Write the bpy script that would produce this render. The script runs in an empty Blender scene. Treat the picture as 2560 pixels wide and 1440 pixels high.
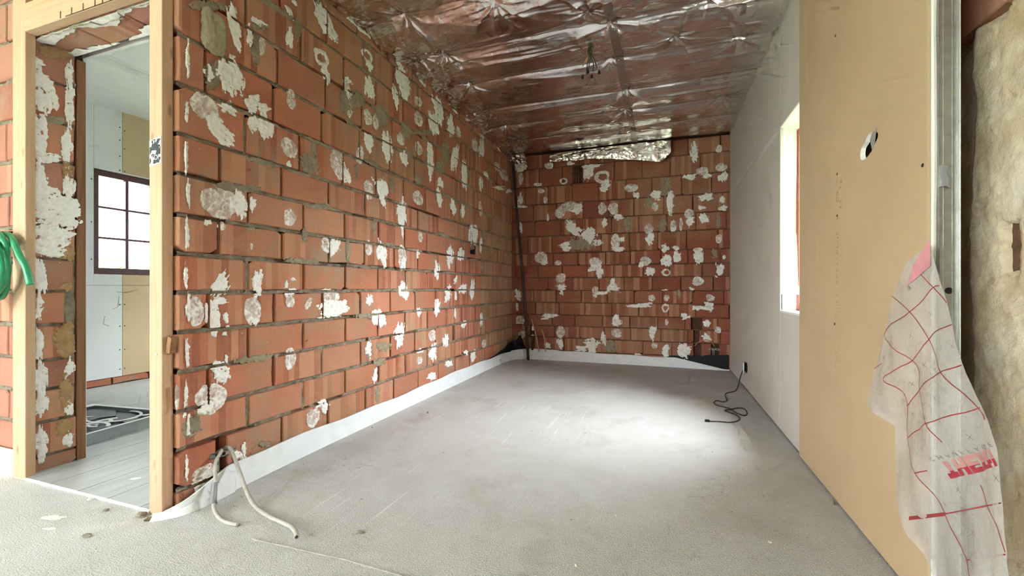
import bpy, math, random
import numpy as np
from mathutils import Vector, Matrix

# ------------------------------------------------------------------ camera, world, exposure
scn = bpy.context.scene
COL = scn.collection
R = math.radians
PI = math.pi

EYE = 0.875
cam_d = bpy.data.cameras.new('camera')
cam_d.sensor_width = 36.0
cam_d.lens = 1071.0 / 2560.0 * 36.0
cam_d.clip_start = 0.02
cam_d.clip_end = 200
cam = bpy.data.objects.new('camera', cam_d)
COL.objects.link(cam)
cam.location = (0, 0, EYE)
cam.rotation_euler = (R(90), 0, R(19.3))
scn.camera = cam

world = bpy.data.worlds.new('overcast_sky')
scn.world = world
world.use_nodes = True
wb = world.node_tree.nodes['Background']
wb.inputs[0].default_value = (0.90, 0.945, 1.0, 1)
wb.inputs[1].default_value = 7.0

vs = scn.view_settings
vs.view_transform = 'Standard'
vs.look = 'None'
vs.exposure = 1.56
vs.gamma = 1.0
vs.use_curve_mapping = False
scn.cycles.max_bounces = 7
scn.cycles.diffuse_bounces = 5
scn.cycles.glossy_bounces = 4
scn.cycles.transparent_max_bounces = 12
scn.cycles.sample_clamp_indirect = 8.0
scn.cycles.use_denoising = True
scn.cycles.use_adaptive_sampling = True
scn.cycles.adaptive_threshold = 0.12
scn.cycles.caustics_reflective = False
scn.cycles.caustics_refractive = False
scn.cycles.adaptive_min_samples = 12

# bright hazy sun behind thin cloud on the alcove window's side of the house
sun_d = bpy.data.lights.new('hazy_sun', 'SUN')
sun_d.energy = 34.0
sun_d.angle = R(85)
sun_d.color = (0.88, 0.945, 1.0)
sun = bpy.data.objects.new('hazy_sun', sun_d)
COL.objects.link(sun)
sun.rotation_euler = Vector((0.68, 0.12, 0.72)).to_track_quat('Z', 'Y').to_euler()



def portal(name, loc, rot, sx, sy):
    """guides the sky light through a window opening (emits nothing itself)"""
    d = bpy.data.lights.new(name, 'AREA')
    d.shape = 'RECTANGLE'
    d.size = sx
    d.size_y = sy
    d.cycles.is_portal = True
    o = bpy.data.objects.new(name, d)
    COL.objects.link(o)
    o.location = loc
    o.rotation_euler = rot
    return o


# main room shell dimensions (metres, eye at the origin of x and y)
XL, XR, YB, ZC = -1.78, 0.685, 5.08, 2.52      # brick wall, white board wall, back wall, foil
XT = 0.672                                     # face of the tan board
YD = 1.145                                     # brick face of the door wall
XS = -4.76                                     # board wall of the side room
# windows: right wall
WY0, WY1, WZ0, WZ1 = 2.56, 3.03, 0.74, 1.86
portal('portal_alcove_window', (0.99, (WY0 + WY1) / 2, (WZ0 + WZ1) / 2), (0, R(90), 0), WZ1 - WZ0, WY1 - WY0)
# side room: its window, then the added opening in the unseen end wall
SY0, SY1, SZ0, SZ1 = 2.363, 2.89, 1.0, 1.94
portal('portal_side_window', (XS - 0.28, (SY0 + SY1) / 2, (SZ0 + SZ1) / 2), (0, R(-90), 0), SZ1 - SZ0, SY1 - SY0)
portal('portal_side_door', (-2.8, 4.72, 1.5), (R(-90), 0, 0), 0.6, 1.0)
# the big openings behind the camera
portal('portal_garden_door', (-3.1, -3.42, 1.15), (R(90), 0, 0), 2.2, 2.2)
portal('portal_street_window', (-4.72, -1.15, 1.3), (0, R(-90), 0), 1.9, 1.1)

# ------------------------------------------------------------------ helpers
def hash2(ix, iy, seed):
    n = (ix.astype(np.int64) * 374761393 + iy.astype(np.int64) * 668265263 + int(seed) * 974634521) & 0xffffffff
    n = ((n ^ (n >> 13)) * 1274126177) & 0xffffffff
    n = n ^ (n >> 16)
    return (n & 0xffffff) / float(0xffffff)


def vnoise(x, y, seed=0):
    x = np.asarray(x, float); y = np.asarray(y, float)
    ix = np.floor(x); iy = np.floor(y)
    fx = x - ix; fy = y - iy
    fx = fx * fx * (3 - 2 * fx); fy = fy * fy * (3 - 2 * fy)
    a = hash2(ix, iy, seed); b = hash2(ix + 1, iy, seed)
    c = hash2(ix, iy + 1, seed); d = hash2(ix + 1, iy + 1, seed)
    return (a * (1 - fx) + b * fx) * (1 - fy) + (c * (1 - fx) + d * fx) * fy


def fbm(x, y, seed=0, octv=4):
    s = 0; a = 0.5; n = 0
    for k in range(octv):
        s = s + a * (vnoise(x, y, seed + k * 17) * 2 - 1)
        n += a
        x = x * 2.03 + 5.1; y = y * 2.03 + 1.7; a *= 0.5
    return s / n


class MB:
    def __init__(self):
        self.v = []; self.f = []

    def box(self, x0, x1, y0, y1, z0, z1):
        b = len(self.v)
        self.v += [(x0, y0, z0), (x1, y0, z0), (x1, y1, z0), (x0, y1, z0), (x0, y0, z1), (x1, y0, z1), (x1, y1, z1), (x0, y1, z1)]
        self.f += [tuple(b + i for i in q) for q in ((0, 3, 2, 1), (4, 5, 6, 7), (0, 1, 5, 4), (1, 2, 6, 5), (2, 3, 7, 6), (3, 0, 4, 7))]
        return self

    def rbox(self, x0, x1, y0, y1, z0, z1, e=0.002):
        """box with chamfered edges"""
        b = len(self.v)
        xs, ys, zs = (x0, x1), (y0, y1), (z0, z1)
        idx = {}
        for i in (0, 1):
            for j in (0, 1):
                for k in (0, 1):
                    for ax in range(3):
                        p = [xs[i], ys[j], zs[k]]
                        for a2 in range(3):
                            if a2 != ax:
                                p[a2] += (e if (i, j, k)[a2] == 0 else -e)
                        idx[(i, j, k, ax)] = len(self.v)
                        self.v.append(tuple(p))
        fs = []
        for ax in range(3):
            a1, a2 = [(1, 2), (0, 2), (0, 1)][ax]
            for s in (0, 1):
                q = []
                for c1, c2 in ((0, 0), (1, 0), (1, 1), (0, 1)):
                    t = [0, 0, 0]; t[ax] = s; t[a1] = c1; t[a2] = c2
                    q.append(idx[(t[0], t[1], t[2], ax)])
                fs.append(q)
        for ax in range(3):                      # edges along ax
            a1, a2 = [(1, 2), (0, 2), (0, 1)][ax]
            for c1 in (0, 1):
                for c2 in (0, 1):
                    q = []
                    t = [0, 0, 0]; t[a1] = c1; t[a2] = c2
                    t0 = list(t); t0[ax] = 0
                    t1 = list(t); t1[ax] = 1
                    fs.append([idx[(*t0, a1)], idx[(*t1, a1)], idx[(*t1, a2)], idx[(*t0, a2)]])
        for i in (0, 1):
            for j in (0, 1):
                for k in (0, 1):
                    fs.append([idx[(i, j, k, 0)], idx[(i, j, k, 1)], idx[(i, j, k, 2)]])
        self.f += [tuple(q) for q in fs]
        return self

    def poly(self, pts):
        b = len(self.v)
        self.v += [tuple(p) for p in pts]
        self.f.append(tuple(range(b, b + len(pts))))
        return self

    def prism(self, pts, axis, a0, a1):
        """polygon pts (2D) extruded along axis 'x','y' or 'z' from a0 to a1"""
        b = len(self.v); n = len(pts)
        for a in (a0, a1):
            for p, q in pts:
                self.v.append({'x': (a, p, q), 'y': (p, a, q), 'z': (p, q, a)}[axis])
        self.f.append(tuple(range(b, b + n)))
        self.f.append(tuple(range(b + 2 * n - 1, b + n - 1, -1)))
        for i in range(n):
            j = (i + 1) % n
            self.f.append((b + i, b + j, b + n + j, b + n + i))
        return self

    def grid(self, P, closed=False):
        """P: array (n, m, 3)"""
        b = len(self.v); n, m = P.shape[:2]
        self.v += [tuple(p) for p in P.reshape(-1, 3)]
        for i in range(n - 1):
            for j in range(m if closed else m - 1):
                k = (j + 1) % m
                self.f.append((b + i * m + j, b + i * m + k, b + (i + 1) * m + k, b + (i + 1) * m + j))
        return self

    def tube(self, pts, r, n=8, sub=6, caps=True):
        P = smooth(pts, sub)
        rr = r if callable(r) else (lambda t: r)
        N = len(P)
        T = [(P[min(i + 1, N - 1)] - P[max(i - 1, 0)]).normalized() for i in range(N)]
        up = Vector((0, 0, 1)) if abs(T[0].z) < 0.9 else Vector((1, 0, 0))
        nrm = (up - T[0] * up.dot(T[0])).normalized()
        rings = []
        for i in range(N):
            nrm = (nrm - T[i] * nrm.dot(T[i])).normalized()
            bn = T[i].cross(nrm)
            q = rr(i / max(1, N - 1))
            rings.append([P[i] + (nrm * math.cos(2 * PI * k / n) + bn * math.sin(2 * PI * k / n)) * q for k in range(n)])
        A = np.array([[tuple(v) for v in ring] for ring in rings])
        b = len(self.v)
        self.grid(A, closed=True)
        if caps:
            self.f.append(tuple(b + k for k in range(n - 1, -1, -1)))
            self.f.append(tuple(b + (N - 1) * n + k for k in range(n)))
        return self

    def lathe(self, prof, c=(0, 0, 0), n=16, axis='z'):
        A = np.zeros((len(prof), n, 3))
        for i, (r, h) in enumerate(prof):
            for k in range(n):
                a = 2 * PI * k / n
                p = (r * math.cos(a), r * math.sin(a), h)
                if axis == 'x': p = (h, p[0], p[1])
                if axis == 'y': p = (p[0], h, p[1])
                A[i, k] = (c[0] + p[0], c[1] + p[1], c[2] + p[2])
        b = len(self.v)
        self.grid(A, closed=True)
        self.f.append(tuple(b + k for k in range(n)))
        self.f.append(tuple(b + (len(prof) - 1) * n + k for k in range(n)))
        return self

    def mesh(self, name, mat, smooth_shade=False, fix=True):
        me = bpy.data.meshes.new(name)
        me.from_pydata(self.v, [], self.f)
        if fix:
            import bmesh
            bm = bmesh.new(); bm.from_mesh(me)
            bmesh.ops.recalc_face_normals(bm, faces=bm.faces)
            bm.to_mesh(me); bm.free()
        if mat is not None:
            me.materials.append(mat)
        if smooth_shade:
            me.polygons.foreach_set('use_smooth', [True] * len(me.polygons))
        me.update()
        return me

    def build(self, name, mat, parent=None, loc=(0, 0, 0), rot=(0, 0, 0), smooth_shade=False, fix=True):
        return link(name, self.mesh(name, mat, smooth_shade, fix), parent, loc, rot)


def smooth(pts, sub=6):
    P = [Vector(p) for p in pts]
    if sub <= 1 or len(P) < 3:
        return P
    out = []
    for i in range(len(P) - 1):
        p0 = P[max(i - 1, 0)]; p1 = P[i]; p2 = P[i + 1]; p3 = P[min(i + 2, len(P) - 1)]
        for k in range(sub):
            t = k / sub
            out.append(0.5 * ((2 * p1) + (p2 - p0) * t + (2 * p0 - 5 * p1 + 4 * p2 - p3) * t * t + (3 * p1 - p0 - 3 * p2 + p3) * t ** 3))
    out.append(P[-1])
    return out


def link(name, me, parent=None, loc=(0, 0, 0), rot=(0, 0, 0)):
    o = bpy.data.objects.new(name, me)
    COL.objects.link(o)
    if parent is not None:
        o.parent = parent
    o.location = loc
    o.rotation_euler = rot
    return o


def tag(o, label, cat, group=None, kind=None):
    o['label'] = label
    o['category'] = cat
    if group: o['group'] = group
    if kind: o['kind'] = kind
    return o


def empty(name, loc=(0, 0, 0), rotz=0.0):
    o = bpy.data.objects.new(name, None)
    o.empty_display_size = 0.1
    COL.objects.link(o)
    o.location = loc
    o.rotation_euler = (0, 0, rotz)
    return o


def struct(o, label, cat):
    return tag(o, label, cat, kind='structure')


# ------------------------------------------------------------------ materials
class NT:
    def __init__(self, name):
        self.m = bpy.data.materials.new(name)
        self.m.use_nodes = True
        self.t = self.m.node_tree
        self.p = self.t.nodes['Principled BSDF']
        self.out = self.t.nodes['Material Output']

    def n(self, typ, **kw):
        nd = self.t.nodes.new(typ)
        for k, v in kw.items():
            if k.startswith('i_'):
                key = k[2:]
                key = int(key) if key.isdigit() else key.replace('_', ' ')
                self.set(nd.inputs[key], v)
            else:
                setattr(nd, k, v)
        return nd

    def set(self, sock, v):
        if isinstance(v, bpy.types.NodeSocket):
            self.t.links.new(v, sock)
        elif isinstance(v, (tuple, list)) and len(v) == 3 and sock.type == 'RGBA':
            sock.default_value = (*v, 1)
        else:
            sock.default_value = v

    def math(self, op, a, b=None, c=None, clamp=False):
        nd = self.n('ShaderNodeMath', operation=op, use_clamp=clamp)
        self.set(nd.inputs[0], a)
        if b is not None: self.set(nd.inputs[1], b)
        if c is not None: self.set(nd.inputs[2], c)
        return nd.outputs[0]

    def mix(self, f, a, b, blend='MIX'):
        nd = self.n('ShaderNodeMix', data_type='RGBA', blend_type=blend)
        self.set(nd.inputs[0], f); self.set(nd.inputs[6], a); self.set(nd.inputs[7], b)
        return nd.outputs[2]

    def noise(self, vec, scale, detail=4, rough=0.6, dist=0.0):
        nd = self.n('ShaderNodeTexNoise')
        self.set(nd.inputs['Vector'], vec)
        nd.inputs['Scale'].default_value = scale
        nd.inputs['Detail'].default_value = detail
        nd.inputs['Roughness'].default_value = rough
        nd.inputs['Distortion'].default_value = dist
        return nd.outputs[0]

    def mapping(self, vec, scale=(1, 1, 1), rot=(0, 0, 0), loc=(0, 0, 0)):
        nd = self.n('ShaderNodeMapping')
        self.set(nd.inputs[0], vec)
        nd.inputs['Location'].default_value = loc
        nd.inputs['Rotation'].default_value = rot
        nd.inputs['Scale'].default_value = scale
        return nd.outputs[0]

    def ramp(self, f, stops):
        nd = self.n('ShaderNodeValToRGB')
        self.set(nd.inputs[0], f)
        el = nd.color_ramp.elements
        while len(el) > 1: el.remove(el[-1])
        el[0].position = stops[0][0]; el[0].color = col4(stops[0][1])
        for p, c in stops[1:]:
            e = el.new(p); e.color = col4(c)
        return nd.outputs[0]

    def step(self, f, lo, hi):
        nd = self.n('ShaderNodeMapRange')
        self.set(nd.inputs[0], f)
        nd.inputs[1].default_value = lo; nd.inputs[2].default_value = hi
        return nd.outputs[0]

    def pos(self):
        return self.n('ShaderNodeNewGeometry').outputs['Position']

    def obj(self):
        return self.n('ShaderNodeTexCoord').outputs['Object']

    def rand(self):
        return self.n('ShaderNodeObjectInfo').outputs['Random']

    def bump(self, h, strength=0.3, dist=0.01):
        nd = self.n('ShaderNodeBump')
        self.set(nd.inputs['Height'], h)
        nd.inputs['Strength'].default_value = strength
        nd.inputs['Distance'].default_value = dist
        self.t.links.new(nd.outputs[0], self.p.inputs['Normal'])

    def fin(self, color=None, rough=0.8, metal=0.0, spec=0.3):
        if color is not None: self.set(self.p.inputs['Base Color'], color)
        self.set(self.p.inputs['Roughness'], rough)
        self.set(self.p.inputs['Metallic'], metal)
        self.p.inputs['Specular IOR Level'].default_value = spec
        return self.m


def col4(c):
    if isinstance(c, (int, float)): return (c, c, c, 1)
    return (*c, 1)


def srgb(r, g, b):
    f = lambda c: c / 255 / 12.92 if c <= 10 else ((c / 255 + 0.055) / 1.055) ** 2.4
    return (f(r), f(g), f(b))


def plain(name, color, rough=0.7, metal=0.0, spec=0.3, var=0.12, scale=20, bump=0.0, bscale=120):
    k = NT(name)
    p = k.pos()
    nz = k.noise(p, scale, 5)
    c = k.mix(k.step(nz, 0.3, 0.7), tuple(x * (1 - var) for x in color), tuple(min(1, x * (1 + var)) for x in color))
    if bump: k.bump(k.noise(p, bscale, 4), bump, 0.004)
    return k.fin(c, rough, metal, spec)


def brick_material(name, cols, smear=0.62, smear_col=(0.33, 0.27, 0.18), band=0.62):
    k = NT(name)
    o = k.obj(); rnd = k.rand(); p = k.pos()
    sx = k.n('ShaderNodeSeparateXYZ'); k.set(sx.inputs[0], o)
    base = k.ramp(rnd, [(i / (len(cols) - 1), c) for i, c in enumerate(cols)])
    # firing bands across the length of some blocks
    q = k.math('MULTIPLY_ADD', sx.outputs[0], 30.0, k.math('MULTIPLY', rnd, 517.0))
    wn = k.n('ShaderNodeTexWhiteNoise', noise_dimensions='1D')
    k.set(wn.inputs['W'], k.math('FLOOR', q))
    on = k.math('GREATER_THAN', k.math('FRACT', k.math('MULTIPLY', rnd, 7.13)), 1 - band)
    light = k.math('MULTIPLY', k.step(wn.outputs[0], 0.5, 0.75), on)
    dark = k.math('MULTIPLY', k.step(wn.outputs[0], 0.3, 0.15), on)
    c = k.mix(k.math('MULTIPLY', light, 0.55), base, (0.62, 0.36, 0.22))
    c = k.mix(k.math('MULTIPLY', dark, 0.5), c, (0.28, 0.085, 0.05))
    n0 = k.noise(k.mapping(p, loc=(8.2, 1.1, 4.0)), 1.1, 3)
    c = k.mix(k.math('MULTIPLY', k.step(n0, 0.45, 0.62), 0.5), c, (0.46, 0.28, 0.165))
    n1 = k.noise(p, 4.5, 4)
    c = k.mix(k.step(n1, 0.35, 0.75), k.mix(0.8, (0.14, 0.05, 0.03), c), c)
    n2 = k.noise(k.mapping(p, (1, 1, 0.35)), 60, 4)
    c = k.mix(k.math('MULTIPLY', k.step(n2, 0.5, 0.85), 0.25), c, (0.52, 0.36, 0.26))
    n3 = k.noise(k.mapping(p, (1, 1, 1), loc=(3.1, 7.7, 1.3)), 3.2, 6, 0.68)
    c = k.mix(k.math('MULTIPLY', k.step(n3, 0.53, 0.66), smear), c, smear_col)
    n4 = k.noise(p, 38, 3)
    c = k.mix(k.step(n4, 0.735, 0.78), c, (0.62, 0.58, 0.5))
    k.bump(k.math('ADD', k.noise(p, 70, 5), k.math('MULTIPLY', n2, 0.6)), 0.35, 0.004)
    return k.fin(c, 0.88, 0, 0.2)


M = {}
M['brick'] = brick_material('terracotta_block', [(0.46, 0.165, 0.10), (0.57, 0.225, 0.135), (0.50, 0.175, 0.10), (0.60, 0.26, 0.16), (0.48, 0.195, 0.125), (0.54, 0.195, 0.11)])
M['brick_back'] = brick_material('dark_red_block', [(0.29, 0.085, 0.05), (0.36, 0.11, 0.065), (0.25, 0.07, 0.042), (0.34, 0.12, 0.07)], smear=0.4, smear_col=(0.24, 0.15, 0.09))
M['brick_tan'] = brick_material('brown_tan_block', [(0.46, 0.29, 0.155), (0.52, 0.34, 0.19), (0.36, 0.225, 0.12), (0.50, 0.27, 0.145)], smear=0.4)
M['brick_pale'] = brick_material('pale_red_block', [(0.42, 0.185, 0.13), (0.48, 0.23, 0.165), (0.38, 0.155, 0.105)], smear=0.4, smear_col=(0.34, 0.29, 0.22), band=0.2)
M['core'] = plain('brick_core', (0.10, 0.045, 0.03), 0.95, var=0.3, scale=12)


def mortar_mat(name, a, b):
    k = NT(name)
    p = k.pos()
    n = k.noise(p, 25, 6, 0.7)
    c = k.mix(k.step(n, 0.3, 0.7), a, b)
    k.bump(k.noise(p, 90, 6, 0.75), 0.9, 0.008)
    return k.fin(c, 0.95, 0, 0.1)


M['mortar'] = mortar_mat('grey_mortar', (0.20, 0.17, 0.125), (0.46, 0.41, 0.31))
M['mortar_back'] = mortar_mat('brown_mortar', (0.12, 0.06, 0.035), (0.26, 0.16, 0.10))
M['smear'] = mortar_mat('mortar_smear', (0.30, 0.255, 0.175), (0.45, 0.39, 0.28))
M['tan_mortar'] = mortar_mat('sandy_mortar', (0.42, 0.26, 0.12), (0.58, 0.39, 0.2))

M['stone'] = mortar_mat('yellow_grey_stone', (0.40, 0.35, 0.22), (0.58, 0.53, 0.36))

k = NT('white_adhesive')
a_ = k.n('ShaderNodeAttribute', attribute_name='cov')
p = k.pos()
nz = k.noise(p, 55, 5, 0.7)
thin = k.mix(k.step(nz, 0.35, 0.7), (0.44, 0.28, 0.22), (0.60, 0.49, 0.43))
white = k.mix(k.step(nz, 0.25, 0.65), (0.84, 0.835, 0.785), (0.93, 0.93, 0.89))
k.bump(k.noise(p, 120, 5, 0.7), 0.7, 0.004)
M['adhesive'] = k.fin(k.mix(a_.outputs['Fac'], thin, white), 0.9, 0, 0.2)

k = NT('concrete_screed')
p = k.pos()
big = k.noise(p, 1.1, 6, 0.6)
mid = k.noise(k.mapping(p, loc=(4, 2, 0)), 6, 6, 0.65)
fine = k.noise(p, 210, 3, 0.65)
grit = k.noise(p, 170, 3, 0.65)
c = k.mix(k.step(big, 0.3, 0.7), (0.555, 0.55, 0.53), (0.68, 0.68, 0.665))
c = k.mix(k.math('MULTIPLY', k.step(mid, 0.35, 0.75), 0.5), c, (0.71, 0.71, 0.69))
c = k.mix(k.math('MULTIPLY', k.step(fine, 0.48, 0.70), 0.6), c, (0.34, 0.325, 0.295))
c = k.mix(k.math('MULTIPLY', k.step(k.noise(k.mapping(p, loc=(9, 1, 3)), 2.6, 6, 0.7), 0.53, 0.70), 0.6), c, (0.46, 0.435, 0.39))
# pale trowel scratches in the middle of the bay
st = k.noise(k.mapping(p, (22, 1.0, 1), rot=(0, 0, R(-24))), 2.4, 4, 0.55)
sxyz = k.n('ShaderNodeSeparateXYZ'); k.set(sxyz.inputs[0], p)
def blob(cx, cy, r):
    dx = k.math('SUBTRACT', sxyz.outputs[0], cx); dy = k.math('SUBTRACT', sxyz.outputs[1], cy)
    d = k.math('SQRT', k.math('ADD', k.math('MULTIPLY', dx, dx), k.math('MULTIPLY', dy, dy)))
    return k.step(d, r, r * 0.4)
reg = k.math('ADD', blob(-0.95, 2.75, 0.75), blob(-1.15, 1.55, 0.42), clamp=True)
c = k.mix(k.math('MULTIPLY', k.math('MULTIPLY', k.step(st, 0.60, 0.68), reg), 0.7), c, (0.80, 0.79, 0.76))
c = k.mix(k.step(k.noise(p, 26, 2), 0.74, 0.77), c, (0.16, 0.14, 0.11))
c = k.mix(k.step(k.noise(k.mapping(p, loc=(1, 5, 0)), 31, 2), 0.76, 0.78), c, (0.75, 0.73, 0.68))
# the screed is open-grained near the door and trowelled smooth further in
rough_zone = k.step(sxyz.outputs[1], 2.6, 1.5)
hgt = k.math('ADD', k.math('MULTIPLY', grit, k.math('MULTIPLY_ADD', rough_zone, 1.0, 0.12)), k.math('MULTIPLY', fine, 0.35))
k.bump(hgt, 0.75, 0.007)
M['screed'] = k.fin(c, 0.85, 0, 0.25)


def board_mat(name, col, var=0.06):
    k = NT(name)
    p = k.pos()
    n1 = k.noise(p, 2.2, 5)
    n2 = k.noise(k.mapping(p, (1, 1, 0.15)), 9, 5)
    c = k.mix(k.step(n1, 0.3, 0.7), tuple(x * (1 - var) for x in col), tuple(min(1, x * (1 + var)) for x in col))
    c = k.mix(k.math('MULTIPLY', k.step(n2, 0.62, 0.72), 0.22), c, tuple(min(1, x * 1.35 + 0.03) for x in col))
    c = k.mix(k.math('MULTIPLY', k.step(k.noise(p, 260, 3), 0.5, 0.8), 0.12), c, tuple(x * 0.6 for x in col))
    k.bump(k.noise(p, 300, 3), 0.08, 0.002)
    return k.fin(c, 0.8, 0, 0.25)


M['board_white'] = board_mat('white_board_paper', (0.66, 0.62, 0.555))
M['board_white2'] = board_mat('white_board_paper_side', (0.74, 0.745, 0.73), 0.03)
M['board_tan'] = board_mat('tan_board_paper', (0.56, 0.41, 0.255))
M['board_tan2'] = board_mat('tan_board_paper_side', (0.62, 0.47, 0.29), 0.03)
M['gypsum'] = plain('gypsum_core', (0.80, 0.78, 0.72), 0.9, var=0.05)
M['filler'] = plain('joint_filler', (0.74, 0.71, 0.66), 0.9, var=0.06)
M['ceil_white'] = plain('ceiling_paint', (0.86, 0.87, 0.84), 0.8, var=0.02, scale=3)
M['plaster_plain'] = plain('plain_plaster', (0.74, 0.71, 0.65), 0.9, var=0.05, scale=3)
M['foam'] = plain('white_foam', (0.80, 0.83, 0.85), 0.7, var=0.05, scale=14, bump=0.15, bscale=60)
M['black_film'] = plain('black_plastic_film', (0.009, 0.0095, 0.011), 0.5, spec=0.3, var=0.3)
M['black'] = plain('black_plastic', (0.012, 0.012, 0.012), 0.5, var=0.2)
M['rust_pipe'] = plain('dark_painted_pipe', (0.035, 0.018, 0.014), 0.45, var=0.4, spec=0.4)
M['copper'] = plain('tarnished_copper', (0.58, 0.33, 0.20), 0.45, metal=0.3, var=0.25)
M['galv'] = plain('galvanised_steel', (0.36, 0.37, 0.35), 0.42, metal=0.85, var=0.15, scale=30)
M['steel'] = plain('bright_steel', (0.7, 0.7, 0.68), 0.35, metal=0.9, var=0.1)
M['grey_tape'] = plain('grey_tape', (0.25, 0.25, 0.26), 0.3, spec=0.5, var=0.1)
M['cable_white'] = plain('grey_white_cable', (0.62, 0.60, 0.55), 0.5, var=0.12, scale=40)
M['cable_grey'] = plain('grey_cable', (0.45, 0.43, 0.38), 0.5, var=0.15, scale=40)
M['cable_dark'] = plain('dark_cable', (0.045, 0.038, 0.028), 0.5, var=0.2)
M['white_plastic'] = plain('white_plastic', (0.75, 0.74, 0.70), 0.4, spec=0.5, var=0.04)
M['hose'] = plain('green_hose_rubber', (0.022, 0.30, 0.13), 0.32, spec=0.6, var=0.12)
M['paper'] = plain('paper', (0.84, 0.84, 0.82), 0.8, var=0.04)
M['grey_paper'] = plain('grey_torn_paper', (0.34, 0.33, 0.31), 0.85, var=0.1)
M['ink'] = plain('dark_ink', (0.055, 0.06, 0.065), 0.8, var=0.5, scale=150)
M['pencil'] = plain('pencil', (0.10, 0.065, 0.04), 0.9)
M['window_wood'] = plain('dark_red_window_wood', (0.075, 0.022, 0.022), 0.35, spec=0.5, var=0.25, scale=30)
M['window_red'] = plain('red_window_wood', (0.36, 0.11, 0.075), 0.45, spec=0.4, var=0.2, scale=25)
M['screw'] = plain('dark_screw', (0.07, 0.06, 0.05), 0.5, metal=0.5)
M['print_red'] = plain('red_print', (0.34, 0.05, 0.055), 0.5, var=0.1)
M['print_crimson'] = plain('crimson_print', (0.42, 0.035, 0.055), 0.5, var=0.05)
M['print_pink'] = plain('faded_pink_print', (0.55, 0.26, 0.24), 0.5, var=0.1)
M['print_grey'] = plain('grey_print', (0.25, 0.23, 0.21), 0.6, var=0.1)
M['print_brown'] = plain('faint_brown_print', (0.44, 0.31, 0.175), 0.8, var=0.1)
M['pink_tape'] = plain('pink_tape', (0.72, 0.33, 0.36), 0.35, spec=0.5, var=0.1)
M['ground'] = plain('garden_ground', (0.20, 0.24, 0.13), 0.95, var=0.3, scale=3)
M['leaf'] = plain('hedge_leaf', (0.12, 0.26, 0.07), 0.6, var=0.4, scale=8)
M['garden_wall'] = plain('garden_wall_stone', (0.36, 0.34, 0.40), 0.9, var=0.15, scale=6)
M['tray'] = plain('tray_metal', (0.42, 0.47, 0.47), 0.45, metal=0.4, var=0.1)
M['tray_rim'] = plain('tray_rim_white', (0.85, 0.87, 0.88), 0.4, var=0.03)
M['tray_dark'] = plain('tray_lining', (0.075, 0.08, 0.09), 0.45, spec=0.5, var=0.5, scale=15)
M['offcut'] = plain('white_offcut', (0.86, 0.86, 0.86), 0.5, var=0.05)
M['offcut_grey'] = plain('grey_offcut', (0.36, 0.34, 0.35), 0.6, var=0.2)
M['wedge'] = plain('brown_wood_wedge', (0.30, 0.16, 0.085), 0.8, var=0.3, scale=30)
M['crumb'] = plain('mortar_crumb', (0.26, 0.225, 0.175), 0.9, var=0.3, scale=60)
M['chalk'] = plain('white_plaster_crumb', (0.78, 0.76, 0.71), 0.9, var=0.06)


def wood_mat(name, a, b):
    k = NT(name)
    o = k.obj(); rnd = k.rand()
    v = k.n('ShaderNodeVectorMath', operation='ADD')
    k.set(v.inputs[0], o)
    cb = k.n('ShaderNodeCombineXYZ'); k.set(cb.inputs[0], k.math('MULTIPLY', rnd, 9.0)); k.set(cb.inputs[2], k.math('MULTIPLY', rnd, 5.0))
    k.set(v.inputs[1], cb.outputs[0])
    g = k.noise(k.mapping(v.outputs[0], (26, 26, 1.2)), 2.0, 5, 0.6, 0.6)
    c = k.mix(k.step(g, 0.3, 0.75), a, b)
    vo = k.n('ShaderNodeTexVoronoi', feature='F1')
    k.set(vo.inputs['Vector'], k.mapping(v.outputs[0], (14, 14, 5)))
    vo.inputs['Scale'].default_value = 1.0
    c = k.mix(k.math('MULTIPLY', k.step(vo.outputs['Distance'], 0.16, 0.05), 0.7), c, tuple(x * 0.4 for x in b))
    k.bump(g, 0.12, 0.003)
    return k.fin(c, 0.7, 0, 0.25)


M['timber'] = wood_mat('pale_pine', (0.60, 0.415, 0.285), (0.50, 0.315, 0.19))
M['lath'] = wood_mat('brown_lath', (0.30, 0.15, 0.075), (0.16, 0.075, 0.04))

k = NT('wood_look_tile')
o = k.obj(); rnd = k.rand()
g = k.noise(k.mapping(o, (9, 0.9, 1), loc=(0, 0, 0)), 3.0, 6, 0.65, 0.8)
g2 = k.noise(k.mapping(o, (30, 2, 1)), 2.0, 4, 0.6)
c = k.mix(k.step(g, 0.35, 0.7), (0.36, 0.37, 0.37), (0.48, 0.485, 0.48))
c = k.mix(k.math('MULTIPLY', k.step(g2, 0.5, 0.75), 0.35), c, (0.27, 0.275, 0.28))
c = k.mix(k.math('MULTIPLY', rnd, 0.25), c, (0.36, 0.355, 0.34))
M['tile'] = k.fin(c, 0.45, 0, 0.4)
M['tile_body'] = plain('white_tile_body', (0.86, 0.86, 0.84), 0.6, var=0.04)

k = NT('aluminium_foil')
p = k.pos()
w1 = k.noise(k.mapping(p, (1.0, 5, 1), rot=(0, 0, R(4))), 3.0, 3, 0.5, 0.6)
w2 = k.noise(p, 16, 3, 0.5, 1.0)
k.bump(k.math('ADD', k.math('MULTIPLY', w1, 1.0), k.math('MULTIPLY', w2, 0.25)), 0.35, 0.02)
tarn = k.noise(k.mapping(p, loc=(2, 3, 1)), 2.2, 5)
c = k.mix(k.step(tarn, 0.4, 0.75), (0.84, 0.83, 0.81), (0.74, 0.71, 0.66))
M['foil'] = k.fin(c, 0.2, 1.0, 0.5)

k = NT('aluminium_tape')
p = k.pos()
k.bump(k.noise(p, 30, 4), 0.25, 0.01)
M['foil_tape'] = k.fin((0.50, 0.45, 0.42), 0.36, 1.0, 0.5)


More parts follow.
